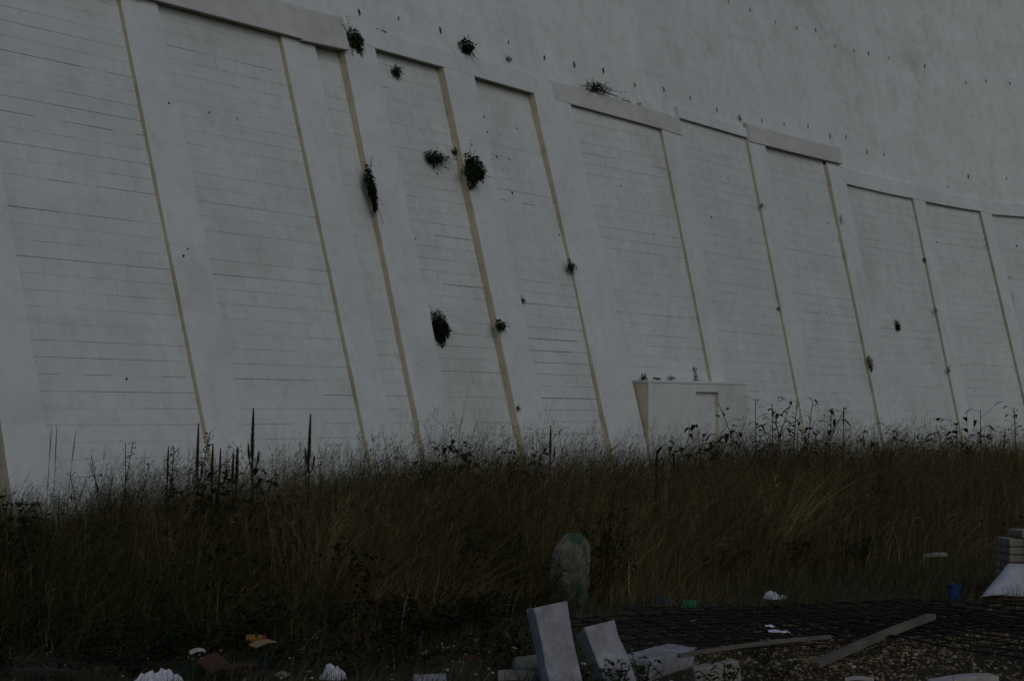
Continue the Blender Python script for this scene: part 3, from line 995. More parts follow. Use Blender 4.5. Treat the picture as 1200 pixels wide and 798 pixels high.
mullein(362, 15.4, 487, 3, 'second tallest candelabra mullein stalk, right of the tallest', .55, lean=.01, thick=1.05)
mullein(233, 15.6, 498, 1, 'slender mullein spike crossing the foot of the second rib', .6)
mullein(250, 14.6, 522, 0, 'short mullein spike just right of the slender one by the rib', .5)
mullein(259, 14.9, 527, 1, 'short hooked mullein spike between the rib foot and the twin spikes', .35, thick=.8)
mullein(274, 15.2, 532, 0, 'left of two twin mullein spikes close to the tallest stalk', .45)
mullein(279, 15.0, 526, 0, 'right of two twin mullein spikes close to the tallest stalk', .5)
mullein(198, 15.4, 525, 0, 'lone thin dark mullein spike left of the slender one', .5, thick=.8)
mullein(377, 14.8, 557, 0, 'stubby mullein spike right of the second candelabra stalk', .3)
mullein(394, 15.1, 563, 0, 'lowest stubby mullein spike left of the narrow panel', .25, thick=.8)
mullein(410, 15.4, 560, 0, 'stubby mullein spike in front of the third rib foot', .25, thick=.8)
mullein(645, 19.0, 500, 2, 'single mullein spike standing alone right of the cream edged rib', .45)
mullein(769, 18.5, 529, 0, 'left dark stub of two in front of the masonry box', .3, thick=1.1)
mullein(789, 18.7, 531, 0, 'right dark stub of two in front of the masonry box', .3, thick=1.0)
mullein(988, 25.0, 479, 0, 'thin dark spike beside the pale drooping plume on the right', .3, thick=.8)
# thin straight grass culms on the far left
for k, (px, tp, ln_) in enumerate(((59, 499, .015), (68, 497, .0), (81, 503, .05))):
    b = at(px - 6, 14.5); b.z = gz(b.x, b.y) - .02
    H = gp_z(px, tp, 14.5) - b.z
    mb = MB()
    mb.tube([b + Vector((.02 * s + ln_ * H * s ** 2 + .02 * s, 0, H * s)) for s in levels(0, 1, 7)], [.004, .004, .0035, .0035, .003, .0025, .002, .001], 4, c=(.06, .045, .025))
    mb.tube([b + Vector((.04 * s + ln_ * H * s ** 2, 0, H * s)) for s in levels(.8, 1.0, 4)], [.0028, .0042, .0042, .003, .001], 5, c=(.06, .05, .03))
    o = mb.build('reed_stem', M['leaf'])
    tag(o, ['left of three tall bare grass stems at the left edge', 'middle of three tall bare grass stems at the left edge', 'right leaning one of three tall bare grass stems at left edge'][k], 'weed', 'tall bare stems on the left')
GW = 'leafy weeds in front of the wall'
leafy(214, 15.2, 499, 1, 'tall seed head weed leaning right, nearest left of the slender mullein', 'seeding_weed', nleaf=4, fluff=60, spread=.02, lean=.17, ln=.05)
leafy(191, 15.0, 522, 1, 'seed head weed left of the lone thin mullein spike', 'seeding_weed', nleaf=5, fluff=50, spread=.02, lean=.06, ln=.05)
leafy(222, 14.8, 530, 3, 'bushy seeding weed at the foot of the slender mullein', 'seeding_weed', nleaf=8, fluff=36, spread=.16, ln=.05)
leafy(132, 15.2, 512, 2, 'sparse twiggy weed with few curled leaves in front of the leftmost panel', 'twiggy_weed', nleaf=6, fluff=8, spread=.12, ln=.045, sparse=True)
leafy(150, 15.5, 512, 3, 'thin spreading twiggy weed right of the sparse curled one', 'twiggy_weed', nleaf=6, fluff=8, spread=.22, ln=.04, sparse=True)
leafy(110, 14.6, 548, 3, 'low leaning twiggy weed in front of the leftmost panel', 'twiggy_weed', nleaf=6, fluff=6, spread=.2, ln=.04, lean=.1, sparse=True)
leafy(272, 14.9, 518, 2, 'seeding weed with small leaves between twin mulleins and tallest stalk', 'seeding_weed', nleaf=10, fluff=25, spread=.08, ln=.06)
leafy(300, 14.5, 545, 3, 'broad leaved weed around the foot of the tallest mullein', nleaf=16, spread=.12, ln=.11, wd=.045)
leafy(243, 14.4, 548, 4, 'broad leaved weed around the foot of the second rib', nleaf=18, spread=.15, ln=.10, wd=.04)
leafy(345, 14.4, 566, 5, 'low bushy weed left of the second candelabra mullein', nleaf=14, spread=.25, ln=.07)
leafy(392, 14.2, 572, 5, 'low dark bushy weed in front of the third rib', nleaf=16, spread=.2, ln=.08)
leafy(5, 13.5, 580, 6, 'dark leafy bush cut by the left edge of the picture', nleaf=20, spread=.25, ln=.09, wd=.04)
leafy(473, 18.5, 545, 4, 'leaning leafy weed at the foot of the cream edged narrow panel', nleaf=16, spread=.22, ln=.07, lean=.12, start=0.60)
leafy(490, 19.0, 540, 3, 'leafy weed crossing the foot of the fourth rib', nleaf=16, spread=.15, ln=.08, lean=.08, start=0.60)
leafy(524, 20.0, 516, 4, 'tall leafy weed with a curled tip left of the wide cream return', nleaf=20, spread=.2, ln=.10, wd=.04, lean=.03, start=0.60)
leafy(548, 19.0, 549, 3, 'short dark weed right of the one with the curled tip', nleaf=16, spread=.12, ln=.08, start=0.60)
leafy(585, 20.0, 537, 4, 'bushy weed left of the wide cream return foot', nleaf=16, spread=.24, ln=.075, lean=.1, start=0.60)
leafy(603, 20.0, 523, 5, 'dense bushy weed at the foot of the wide cream return', nleaf=20, spread=.2, ln=.08, wd=.035, start=0.60)
leafy(721, 23.0, 524, 3, 'reddish leafy weed at the foot of the sixth rib', nleaf=14, spread=.16, ln=.08, tint=(.06, .03, .018), start=0.60)
leafy(822, 25.0, 501, 4, 'weed with long drooping leaves in front of the blocked doorway', nleaf=14, spread=.24, ln=.17, wd=.05, droop=.6, lean=-.03, start=0.60)
leafy(801, 24.0, 528, 4, 'low weed with drooping leaves left of the blocked doorway', nleaf=14, spread=.2, ln=.11, wd=.04, start=0.60)
leafy(862, 25.0, 505, 4, 'russet weed just right of the blocked doorway', nleaf=16, spread=.2, ln=.10, wd=.035, tint=(.04, .026, .014), start=0.60)
leafy(886, 26.0, 461, 4, 'tall airy weed with curved leaves, leftmost of the tall clump', nleaf=14, spread=.3, ln=.10, wd=.032, start=0.60, sparse=True)
leafy(906, 25.5, 468, 4, 'tall airy weed with curved leaves, left middle of the tall clump', nleaf=14, spread=.26, ln=.10, wd=.032, start=0.60, sparse=True)
leafy(924, 26.0, 462, 5, 'tall airy weed with curved leaves, in the middle of the tall clump', nleaf=14, spread=.22, ln=.11, wd=.032, start=0.60, sparse=True)
leafy(938, 25.5, 466, 4, 'tall airy weed with long drooping leaves, rightmost of the tall clump', nleaf=12, spread=.26, ln=.13, wd=.035, start=0.60, lean=.08, sparse=True)
leafy(966, 27.0, 475, 2, 'weed with a pale nodding plume right of the tall clump', 'plume_weed', nleaf=7, fluff=90, spread=.08, ln=.07, lean=.05, start=0.60)
leafy(958, 24.0, 505, 5, 'low dark weed under the pale nodding plume', nleaf=18, spread=.25, ln=.09, start=0.60)
leafy(1036, 28.0, 498, 6, 'dense green tuft at the foot of the rib with the dark moss streak', nleaf=22, spread=.22, ln=.10, wd=.03, tint=(.028, .034, .014), start=0.60)
leafy(1058, 28.0, 503, 4, 'arching bramble right of the dense green tuft', nleaf=14, spread=.35, ln=.08, lean=.2, start=0.60)
leafy(1117, 30.0, 492, 4, 'dark broad leaved weed with an arching stem near the right', nleaf=20, spread=.2, ln=.10, wd=.05, lean=.06, start=0.60)
leafy(1148, 30.0, 476, 2, 'weed with narrow pointing leaves left of the last dark spike', nleaf=10, spread=.14, ln=.13, wd=.03, start=0.60, sparse=True)
leafy(1191, 30.0, 473, 1, 'dark spiky weed at the right edge of the picture', nleaf=16, spread=.05, ln=.08, fluff=40, start=0.60)
leafy(1168, 29.0, 503, 6, 'low bushy weeds at the foot of the last rib', nleaf=16, spread=.35, ln=.075, start=0.60)
# darker leafy masses within the grass
for (px, Y, tp, lab) in ((705, 13.9, 572, 'tall dark bluish weed standing right behind the mossy stone'), (722, 14.4, 590, 'dark bluish weed right of the one behind the mossy stone'),
                         (628, 13.3, 655, 'dark weed hugging the left side of the mossy stone'), (845, 15.5, 640, 'dark green weed in the orange grass on the right'),
                         (1005, 17.2, 625, 'dark green bush low in the grass on the right'), (60, 11.8, 700, 'dark weed low in the left foreground'), (560, 12.4, 690, 'dark weed low in the grass left of the concrete posts')):
    leafy(px, Y, tp, 6, lab, nleaf=22, spread=.17, ln=.045, wd=.018, tint=(.020, .028, .018), start=.12)
# small green sprigs in front of the rubble
for (px, py, lab) in ((700, 792, 'small green sprig in front of the tilted concrete post'), (752, 790, 'small green sprig in front of the lying concrete block'),
                      (722, 797, 'tiny leafy sprig between the two concrete posts'), (848, 796, 'leafy sprig at the end of the short grey block'), (905, 786, 'low weed on the gravel beside the short grey block')):
    q = gp(px, py + 14)
    leafy(px, q.y, py - 22, 3, lab, 'sprig', 'sprig', nleaf=7, spread=.09, ln=.045, wd=.03, tint=(.025, .045, .015), start=.3)

# ------------------------------------------------------------------ plants rooted in the wall
def wall_depth_at(x, y):
    t, z = wall_hit(x, y, -.08)
    for p in range(len(soff)):
        if z < soff_z(p, t) and rib_r[p](z) < t < rib_l[p + 1](z):
            return -rib_depth(p + 1, z)
    return 0.0 if z < 7.5 else -.07
def clump(px, py, w, h, n, label, leaf_=.045, hang=.35, out=.5, tint=(.026, .044, .013), name='wall_plant', twigs=0, shape=None):
    """plant growing out of a joint: w and h in pixels; leaves through a half-ellipsoid that hangs off the wall"""
    r = random.Random(int(px * 3 + py * 11))
    d = wall_depth_at(px, py)
    t, z = wall_hit(px, py, d)
    c = wall(t, z, d)
    pm = FPX / c.y
    W, H = w / pm / .66, h / pm
    O, A = wall_out(t), wall_along(t)
    e = empty(name, c)
    tag(e, label, 'wall plant', 'plants rooted in the wall')
    ml, ms = MB(), MB()
    D = min(W, H) * out
    n = int(n * 1.1)
    leaf_ *= 1.25 if w > 7 else 1.0
    if w < 7: W *= 1.35; H *= 1.25
    for i in range(n):
        while True:
            a, b, q = r.uniform(-1, 1), r.uniform(-1, 1), r.uniform(0, 1)
            if a * a + b * b + q * q < 1:
                break
        lump = .72 + .75 * mnoise.noise(Vector((a * 2.0 + px * .37, b * 2.0 + py * .21, q * 2)))
        wf = 1.0
        if shape == 'strip': wf = .55 + .45 * math.sin(b * 3 + 1)
        if shape == 'down': wf = .55 + .5 * (-b)
        p = wall(t + a * W / 2 * lump * wf, z + b * H / 2 * (1 if shape == 'strip' else lump), d + .01 + q * D)
        dv = A * (a + r.uniform(-.7, .7)) + O * (q * .8 + r.uniform(0, .6)) + Vector((0, 0, b * .8 - hang + r.uniform(-.5, .6)))
        leaf(ml, p, dv, leaf_ * r.uniform(.6, 1.3), leaf_ * .58, rvar(tint, r, .4), .35)
    if w > 7: twigs = max(twigs + 3, 8)
    for k in range(max(3, twigs)):
        a = r.uniform(-1, 1)
        p1 = wall(t + a * W * .95, z + r.uniform(-.95, .75) * H, d + D * r.uniform(.4, 1.2))
        ms.tube([c, c.lerp(p1, .5) + O * .02, p1], [.005, .004, .0015], 4, c=(.03, .022, .014))
        if twigs:
            for j in range(8):
                leaf(ml, c.lerp(p1, .4 + .075 * j), A * r.uniform(-1, 1) + O * .4 + Vector((0, 0, r.uniform(-.4, .7))), leaf_ * .9, leaf_ * .4, rvar(tint, r, .4), .3)
    ms.build('stems', M['leaf'], e)
    ml.build('leaves', M['leaf'], e)
clump(411, 47, 18, 36, 700, 'dense green clump hanging at the end of the left concrete band', .05, .5, twigs=5)
clump(543, 55, 15, 19, 200, 'fern tuft on the ledge above the gap between two bands', .06, .0, .6)
clump(462, 83, 9, 13, 90, 'small fern tuft under the soffit of the narrower band', .05, .0)
clump(697, 104, 34, 16, 260, 'straggling plant with upright stems on the long ledge', .05, -.3, .8, twigs=9)
clump(505, 184, 34, 17, 260, 'leafy spray reaching left beside the densest clump', .055, .1, .7, twigs=8)
clump(533, 177, 12, 6, 40, 'little sprig between the leafy spray and the densest clump', .045, .1, .6)
clump(548, 198, 25, 44, 1100, 'densest dark green clump on the wide cream return', .055, .35, .6, shape='down', twigs=4)
clump(432, 219, 10, 60, 600, 'long dark hanging strip of growth on the cream edge of the narrow panel', .04, .7, .6, shape='strip', tint=(.012, .016, .008))
clump(511, 382, 22, 38, 1000, 'large dark patch of ivy low on the panel beside the cream return', .045, .6, .45, tint=(.012, .018, .009))
clump(583, 380, 12, 13, 200, 'round dark tuft low on the wide cream return', .04, .2, .7)
clump(667, 312, 9, 13, 110, 'small green tuft beside the thin part of the sixth rib edge', .045, .1)
clump(595, 69, 7, 6, 40, 'tiny sprig right of the ledge fern tuft', .04, .0)
clump(735, 121, 8, 5, 40, 'low tuft on the ledge, left of two to the right of the straggling plant', .04, .0)
clump(748, 123, 6, 4, 26, 'low tuft on the ledge, right of two to the right of the straggling plant', .04, .0)
clump(448, 39, 8, 4, 36, 'thin flat tuft on the ledge right of the dense hanging clump', .04, .0)
clump(1050, 381, 7, 17, 240, 'dark pointed patch in the middle of a bare panel at the right', .04, .6, .4, tint=(.010, .012, .007))
clump(1018, 425, 6, 17, 240, 'dark streak of moss low on a rib edge at the right', .035, .6, .5, tint=(.010, .012, .007), shape='strip')
clump(1110, 433, 4, 7, 60, 'lower of three dark moss dots down the tenth rib edge', .03, .4, tint=(.010, .012, .007))
clump(1095, 363, 4, 6, 60, 'middle of three dark moss dots down the tenth rib edge', .03, .4, tint=(.010, .012, .007))
clump(1082, 304, 4, 6, 60, 'upper of three dark moss dots down the tenth rib edge', .03, .4, tint=(.010, .012, .007))
clump(1185, 350, 4, 20, 70, 'dark vertical crack near the right edge, drawn as near-black leaves', .03, .7, .4, tint=(.010, .012, .007), shape='strip')  # near-black leaves stand in for the dark of a crack
clump(911, 361, 5, 4, 40, 'dark moss dot halfway down the eighth rib edge', .03, .3, tint=(.010, .012, .007))
clump(891, 240, 4, 7, 40, 'dark moss dot high on the eighth rib edge', .03, .3, tint=(.010, .012, .007))
clump(984, 256, 3, 13, 50, 'thin dark sprig high on the ninth rib edge', .03, .3, .9)
clump(612, 351, 4, 8, 40, 'small dark wedge of moss right of the round tuft', .03, .6, tint=(.010, .012, .007))
clump(866, 139, 5, 7, 40, 'dark tuft on the ledge above the short raised band', .03, .3, tint=(.010, .012, .007))
clump(606, 477, 4, 6, 30, 'tiny sprig low on the wide cream return', .03, .3)
# on top of the masonry box
def box_tuft(px, w, h, label, stems=0):
    s = s_at(px, bz)
    r = random.Random(int(px))
    b = bpt(s, bz - .005, -.12)
    e = empty('box_top_plant', b); tag(e, label, 'wall plant', 'plants on top of the masonry box')
    ml = MB()
    pm = FPX / b.y
    for i in range(70):
        a = r.uniform(-1, 1); z = r.random() * (1 - a * a)
        p = b + BA * a * w / pm / 1.3 + Vector((0, 0, z * h / pm * .8)) + BO * r.uniform(-.06, .06)
        leaf(ml, p, BA * r.uniform(-1, 1) + BO * r.uniform(-1, 1) + Vector((0, 0, r.uniform(0, 1.2))), .05, .02, rvar((.016, .018, .010), r), .2)
    for k in range(stems):
        q = b + BA * r.uniform(-.1, .1) + Vector((0, 0, r.uniform(.25, .36)))
        ml.tube([b, b.lerp(q, .5) + BA * .02, q], [.004, .003, .002], 4, c=(.03, .03, .02))
        for j in range(6):
            leaf(ml, b.lerp(q, .55 + .08 * j), BA * r.uniform(-1, 1) + Vector((0, 0, .5)), .05, .02, rvar((.05, .055, .04), r), .1)
    ml.build('leaves', M['leaf'], e)
box_tuft(741, 2, 9, 'thin dark sprig on the left end of the box top')
box_tuft(749, 6, 4, 'flat dark tuft near the left end of the box top')
box_tuft(775, 6, 4, 'flat scrappy tuft on the middle of the box top')
box_tuft(792, 7, 7, 'rounded dark tuft on the middle of the box top')
box_tuft(821, 6, 10, 'tuft with upright stems on the box top, above the blocked doorway', 4)

# ------------------------------------------------------------------ rubble and litter in the foreground
def rot_from(ax, ay, az):
    return Matrix((ax, ay, az)).transposed()
def slab(name, base, up, face, size, mat, label, cat, bevel=.008, group=None):
    """a cast block: up = its long axis, face = the way its broad face looks; size = (width, thickness, length)"""
    up = Vector(up).normalized(); face = Vector(face); face = (face - up * face.dot(up)).normalized()
    side = up.cross(-face).normalized()
    if side.x < 0: side = -side
    mb = MB()
    r = random.Random(name + label)
    n = 5
    base = Vector(base)
    w, th, L = size
    rows = []
    for k in range(n + 1):
        ring = []
        for (a, b) in ((-1, 1), (1, 1), (1, -1), (-1, -1)):
            j = Vector((r.uniform(-1, 1), r.uniform(-1, 1), r.uniform(-1, 1))) * .006
            ring.append(mb.vert(base + side * a * w / 2 + face * b * th / 2 + up * L * k / n + j))
        rows.append(ring)
    for r0, r1 in zip(rows, rows[1:]):
        for k in range(4):
            mb.f.append([r0[k], r0[(k + 1) % 4], r1[(k + 1) % 4], r1[k]]); mb.m.append(0)
    mb.f.append(rows[0][::-1]); mb.m.append(0); mb.f.append(rows[-1]); mb.m.append(0)
    o = mb.build(name, mat, bevel=bevel)
    tag(o, label, cat, group)
    return o
GB = 'concrete blocks tipped in the foreground'
q1 = at(662, 9.45); q1.z = -.06
slab('concrete_post', q1, (-.20, .16, 1), (.34, -1, .1), (.205, .15, .56), M['concrete'], 'tallest pale concrete post leaning left in the foreground', 'concrete post', group=GB)
q2 = at(731, 9.5); q2.z = -.10
slab('concrete_post', q2, (-.38, .45, 1), (.42, -1, .3), (.205, .14, .50), M['concrete'], 'shorter concrete post leaning further left beside the tallest one', 'concrete post', group=GB)
q3 = gp(744, 785, .045)
slab('concrete_block', q3, (.356, .56, .0), (0, -.15, 1), (.20, .15, .62), M['concrete'], 'pale concrete block lying right of the leaning posts', 'concrete block', group=GB)
slab('concrete_block', gp(812, 797, .03), (1, .25, .14), (.1, -1, .0), (.15, .10, .29), M['concrete_old'], 'short grey block on its edge beside the lying block', 'concrete block', group=GB)
slab('concrete_block', at(601, 10.0, .06), (1, .1, .04), (.1, -1, .3), (.10, .2, .32), M['concrete_old'], 'rounded old block behind the foot of the tallest post', 'concrete block', .03, group=GB)
slab('concrete_block', at(584, 9.75, .03), (1, -.05, -.02), (.05, -1, .4), (.07, .16, .42), M['concrete_old'], 'low dark block lying flat at the left foot of the tallest post', 'concrete block', group=GB)
slab('concrete_block', gp(484, 800, .0), (1, .05, 0), (0, -.4, 1), (.12, .06, .2), M['concrete'], 'pale flat slab at the bottom edge, left of the concrete posts', 'concrete block', group=GB)
# mossy standing stone
def boulder(name, c, size, mat, label, cat, seed, shape=None, sub=3):
    phi = 44
    mb = MB(); rows = []
    n = 34
    for j in range(n + 1):
        v = j / n
        ring = []
        for k in range(phi):
            a = 2 * math.pi * k / phi
            if shape:
                rx, ry, ox = shape(v)
            else:
                rx = ry = math.sin(math.pi * min(1, v + .15) ** 1.0) if v > .0 else .6
                ox = 0
            nn = 1 + .16 * mnoise.noise(Vector((math.cos(a) * 1.6 + seed, math.sin(a) * 1.6, v * 3))) + .07 * mnoise.noise(Vector((math.cos(a) * 9 + seed, math.sin(a) * 9, v * 17))) - .10 * abs(mnoise.noise(Vector((math.cos(a) * 3 + seed, math.sin(a) * 3 + 5, v * 5)))) + .08 * mnoise.noise(Vector((math.cos(a) * 5 + seed, math.sin(a) * 5, v * 9)))
            # squarish section
            sq = 1 / max(abs(math.cos(a + .35)), abs(math.sin(a + .35))) * .85 + .15
            ring.append(mb.vert(Vector(c) + Vector((ox * size[0] + math.cos(a) * rx * nn * sq * size[0] / 2, math.sin(a) * ry * nn * sq * size[1] / 2, v * size[2]))))
        rows.append(ring)
    for r0, r1 in zip(rows, rows[1:]):
        for k in range(phi):
            mb.f.append([r0[k], r0[(k + 1) % phi], r1[(k + 1) % phi], r1[k]]); mb.m.append(0)
    mb.f.append(rows[-1]); mb.m.append(0)
    o = mb.build(name, mat)
    tag(o, label, cat)
    return o
qs = at(667, 13.5); qs.z = -.04
def stone_shape(v):
    rx = np.interp(v, [0, .3, .6, .75, .82, .93, 1.0], [1.08, 1.04, 1.0, .98, .92, .66, .38])
    ox = np.interp(v, [0, .72, .82, .93, 1.0], [.0, 0, .05, .13, .12])
    return rx, rx * .9, ox
boulder('mossy_stone', qs, (.265, .23, .65), M['boulder'], 'upright mossy stone standing at the edge of the tall grass', 'stone', 3.0, stone_shape)

# timber
def plank(a, b, w, th, mat, label, name='plank', tilt=0.0, group='loose timber on the ground'):
    a, b = Vector(a), Vector(b)
    d = (b - a).normalized()
    up = Vector((math.sin(tilt), 0, math.cos(tilt))); up = (up - d * up.dot(d)).normalized()
    side = d.cross(up)
    mb = MB(); rows = []
    r = random.Random(label)
    n = 8
    for k in range(n + 1):
        s = k / n
        wv = w * (1 + .06 * r.uniform(-1, 1)); c = a.lerp(b, s) + up * .012 * math.sin(s * 3.1)
        rows.append([mb.vert(c + side * x * wv / 2 + up * y * th / 2) for (x, y) in ((-1, -1), (1, -1), (1, 1), (-1, 1))])
    for r0, r1 in zip(rows, rows[1:]):
        for k in range(4):
            mb.f.append([r0[k], r1[k], r1[(k + 1) % 4], r0[(k + 1) % 4]]); mb.m.append(0)
    mb.f.append(rows[0]); mb.m.append(0); mb.f.append(rows[-1][::-1]); mb.m.append(0)
    o = mb.build(name, mat, bevel=.004)
    tag(o, label, 'plank', group)
plank(gp(795, 768, .16), gp(973, 746, .20), .03, .025, M['timber'], 'long thin batten lying across the steel mesh')
plank(gp(955, 779, .04), gp(1092, 722, .21), .065, .04, M['timber'], 'thick grey timber lying at an angle on the gravel', 'timber')
plank(gp(1092, 801, .03), gp(1165, 793, .06), .14, .03, M['timber_pale'], 'split pale board at the bottom edge on the right', 'board')
plank(gp(1082, 652, .06), gp(1110, 650, .08), .06, .04, M['timber_pale'], 'short pale offcut in the grass left of the bricks', 'offcut')
plank(gp(14, 788, .06), gp(92, 791, .06), .05, .04, M['timber_dark'], 'dark plank half buried at the lower left corner')
plank(gp(990, 796, .02), gp(1024, 797, .02), .05, .02, M['timber_pale'], 'small bluish offcut on the gravel at the bottom edge', 'offcut')
plank(gp(568, 798, .03), gp(578, 788, .12), .012, .012, M['timber_pale'], 'thin pale stick left of the low dark block', 'stick')

# steel reinforcing mesh: a pile of sheets, each a grid of bars
bar_mesh = {}
def bar(L, rad):
    key = (round(L, 2), rad, random.randint(0, 3))
    if key not in bar_mesh:
        rv = random.Random(len(bar_mesh)); m = MB(); m.tube([(L * (k / 10 - .5), .005 * math.sin(k * 1.1 + rv.random()), .010 * math.sin(k * .8 + rv.random() * 3)) for k in range(11)], rad, 5)
        me = bpy.data.meshes.new('bar'); me.from_pydata(m.v, [], m.f); me.materials.append(M['steel'])
        bar_mesh[key] = me
    return bar_mesh[key]
def mesh_sheet(c, rz, nx, ny, pitch, z, label, tilt=(0, 0)):
    e = empty('reinforcing_mesh', (c[0], c[1], z))
    e.rotation_euler = (tilt[0], tilt[1], rz)
    tag(e, label, 'steel mesh', 'sheets of steel reinforcing mesh')
    Lx, Ly = (nx - 1) * pitch + .1, (ny - 1) * pitch + .1
    r = random.Random(label)
    for k in range(ny):
        o = bpy.data.objects.new('bar', bar(Lx, .006)); COL.objects.link(o); o.parent = e
        o.location = (0, (k - (ny - 1) / 2) * pitch, r.uniform(-.004, .004)); o.rotation_euler = (0, r.uniform(-.008, .008), r.uniform(-.006, .006))
    for k in range(nx):
        o = bpy.data.objects.new('bar', bar(Ly, .006)); COL.objects.link(o); o.parent = e
        o.location = ((k - (nx - 1) / 2) * pitch, 0, .011 + r.uniform(-.004, .004)); o.rotation_euler = (0, r.uniform(-.008, .008), math.pi / 2 + r.uniform(-.006, .006))
c0 = gp(985, 748)
mesh_sheet((c0.x - .25, c0.y + .35), .42, 17, 10, .2, .06, 'lowest sheet of the steel mesh pile, reaching furthest left')
mesh_sheet((c0.x + .1, c0.y + .45), .22, 15, 10, .2, .085, 'second sheet of the steel mesh pile, from the ground up')
mesh_sheet((c0.x + 1.45, c0.y - .35), .55, 15, 11, .2, .15, 'topmost steel mesh sheet lying over the gravel at right', (.012, -.012))

# pack of bricks with straps and torn wrapping
bp = gp(1184, 690, .12)
bk = empty('brick_pack', (bp.x, bp.y, .1))
tag(bk, 'strapped pack of grey bricks at the right edge', 'brick pack')
bd = Vector((math.cos(.12), math.sin(.12), 0)); bs = Vector((-bd.y, bd.x, 0))
BLn, BW, BH = .215, .1025, .065
bm_ = MB(); bm_.box((0, 0, 0), (BLn - .012, BW - .010, BH - .008))
bme = bpy.data.meshes.new('brick'); bme.from_pydata(bm_.v, [], bm_.f); bme.materials.append(M['brick'])
rk = random.Random(5)
for lv in range(6):
    for i in range(5):
        for j in range(3):
            if j == 1 and 0 < i < 4 and lv < 5: continue
            o = bpy.data.objects.new('brick', bme); COL.objects.link(o); o.parent = bk
            q = bd * ((i + .5) * (BLn + .004)) + bs * ((j + .5) * (BW + .004))
            o.location = (q.x + rk.uniform(-.004, .004), q.y + rk.uniform(-.004, .004), .04 + (lv + .5) * (BH + .002))
            o.rotation_euler = (0, 0, .12 + rk.uniform(-.015, .015))
            o.scale = (1, 1, 1)
for k in (.7, 1.6, 3.0):
    mb = MB()
    q = Vector(bk.location) + bd * (k * BLn) - bs * .012
    zt = .04 + 6 * (BH + .002) + .006
    a, b = q + Vector((0, 0, .03)), q + Vector((0, 0, zt))
    c_, d_ = b + bs * (3 * (BW + .004) + .02), None
    w = bd * .012
    mb.face([a - w, a + w, b + w, b - w]); mb.face([b - w, b + w, c_ + w, c_ - w])
    o = mb.build('strap', M['strap']); adopt(o, bk)
    sm = o.modifiers.new('solid', 'SOLIDIFY'); sm.thickness = .002
# upper layer of bricks set back
bk2 = empty('brick_pack', Vector(bk.location) + bd * .12 + bs * .02 + Vector((0, 0, .04 + 6 * (BH + .002))))
tag(bk2, 'two loose courses of bricks on top of the strapped pack', 'brick pack')
for lv in range(1):
    for i in range(4):
        for j in range(3):
            o = bpy.data.objects.new('brick', bme); COL.objects.link(o); o.parent = bk2
            q = bd * ((i + .5) * (BLn + .006)) + bs * ((j + .5) * (BW + .004))
            o.location = (q.x, q.y, (lv + .5) * (BH + .002) + .002); o.rotation_euler = (0, 0, .12 + rk.uniform(-.03, .03))
# milky sheet draped off the corner
mb = MB(); rows = []
z_top = .30
bo = Vector(bk.location)
for i in range(15):
    u_ = i / 14
    row = []
    for j in range(11):
        v_ = j / 10
        top = bo + bd * (-.02 + 1.1 * u_) - bs * .02 + Vector((0, 0, .24 - .10 * u_))
        bot = bo + bd * (-.36 + 1.46 * u_) - bs * (.22 - .12 * u_) + Vector((0, 0, -.02 + .03 * u_))
        p = top.lerp(bot, v_)
        p += -bs * (.02 * math.sin(u_ * 23) + .03 * mnoise.noise(Vector((u_ * 5, v_ * 4, 2)))) * (.3 + v_) + Vector((0, 0, .015 * math.sin(u_ * 17) * v_))
        row.append(mb.vert(p))
    rows.append(row)
for r0, r1 in zip(rows, rows[1:]):
    for j in range(10):
        mb.f.append([r0[j], r1[j], r1[j + 1], r0[j + 1]]); mb.m.append(0)
o = mb.build('plastic_sheet', M['sheet'], smooth=True)
sm = o.modifiers.new('solid', 'SOLIDIFY'); sm.thickness = .002
tag(o, 'pale plastic sheet draped off the corner of the brick pack', 'plastic sheet')

# crumpled litter
def crumple(name, px, py, w, h, mat, label, cat, seed, depth=.6, spikes=1.0):
    """crumpled film: a folded, faceted lump standing on the ground; w and h in pixels"""
    b = gp(px, py); b.z = gz(b.x, b.y) - .01
    pm = FPX / b.y
    W, H = w / pm, h / pm
    mb = MB()
    n = 15
    g_ = []
    for ix in range(n):
        row = []
        for iy in range(n):
            u, v = ix / (n - 1) * 2 - 1, iy / (n - 1) * 2 - 1
            k = 1.0 / max(1.0, math.hypot(u, v) / max(abs(u), abs(v), 1e-6))       # square grid pulled round
            x, y = u * k, v * k
            r2 = min(1.0, x * x + y * y)
            f = 1 + spikes * .5 * mnoise.noise(Vector((x * 2.0 + seed, y * 2.0, 2.0)))
            ridge = 1.15 - abs(mnoise.noise(Vector((x * 2.6 + seed * 3, y * 2.6, 7.0)))) * 3.2
            fine = 1 - abs(mnoise.noise(Vector((x * 4.5 + seed, y * 4.5, 1.0)))) * 1.6
            z = H * (1 - r2 ** 2.5) * max(.06, .02 + .55 * ridge + .30 * spikes * fine) * .8
            row.append(mb.vert(b + Vector((x * f * W / 2 + .06 * W * mnoise.noise(Vector((x * 5, y * 5, seed))), y * f * W / 2 * depth, z))))
        g_.append(row)
    for ix in range(n - 1):
        for iy in range(n - 1):
            mb.f.append([g_[ix][iy], g_[ix + 1][iy], g_[ix + 1][iy + 1], g_[ix][iy + 1]]); mb.m.append(0)
    o = mb.build(name, mat)
    tag(o, label, cat)
    return o
crumple('plastic_bag', 187, 803, 54, 32, M['plastic'], 'large crumpled white plastic bag at the lower left', 'plastic bag', 1.3)
crumple('plastic_bag', 389, 797, 28, 24, M['plastic'], 'crumpled white plastic bag left of the concrete posts', 'plastic bag', 4.1, spikes=1.3)
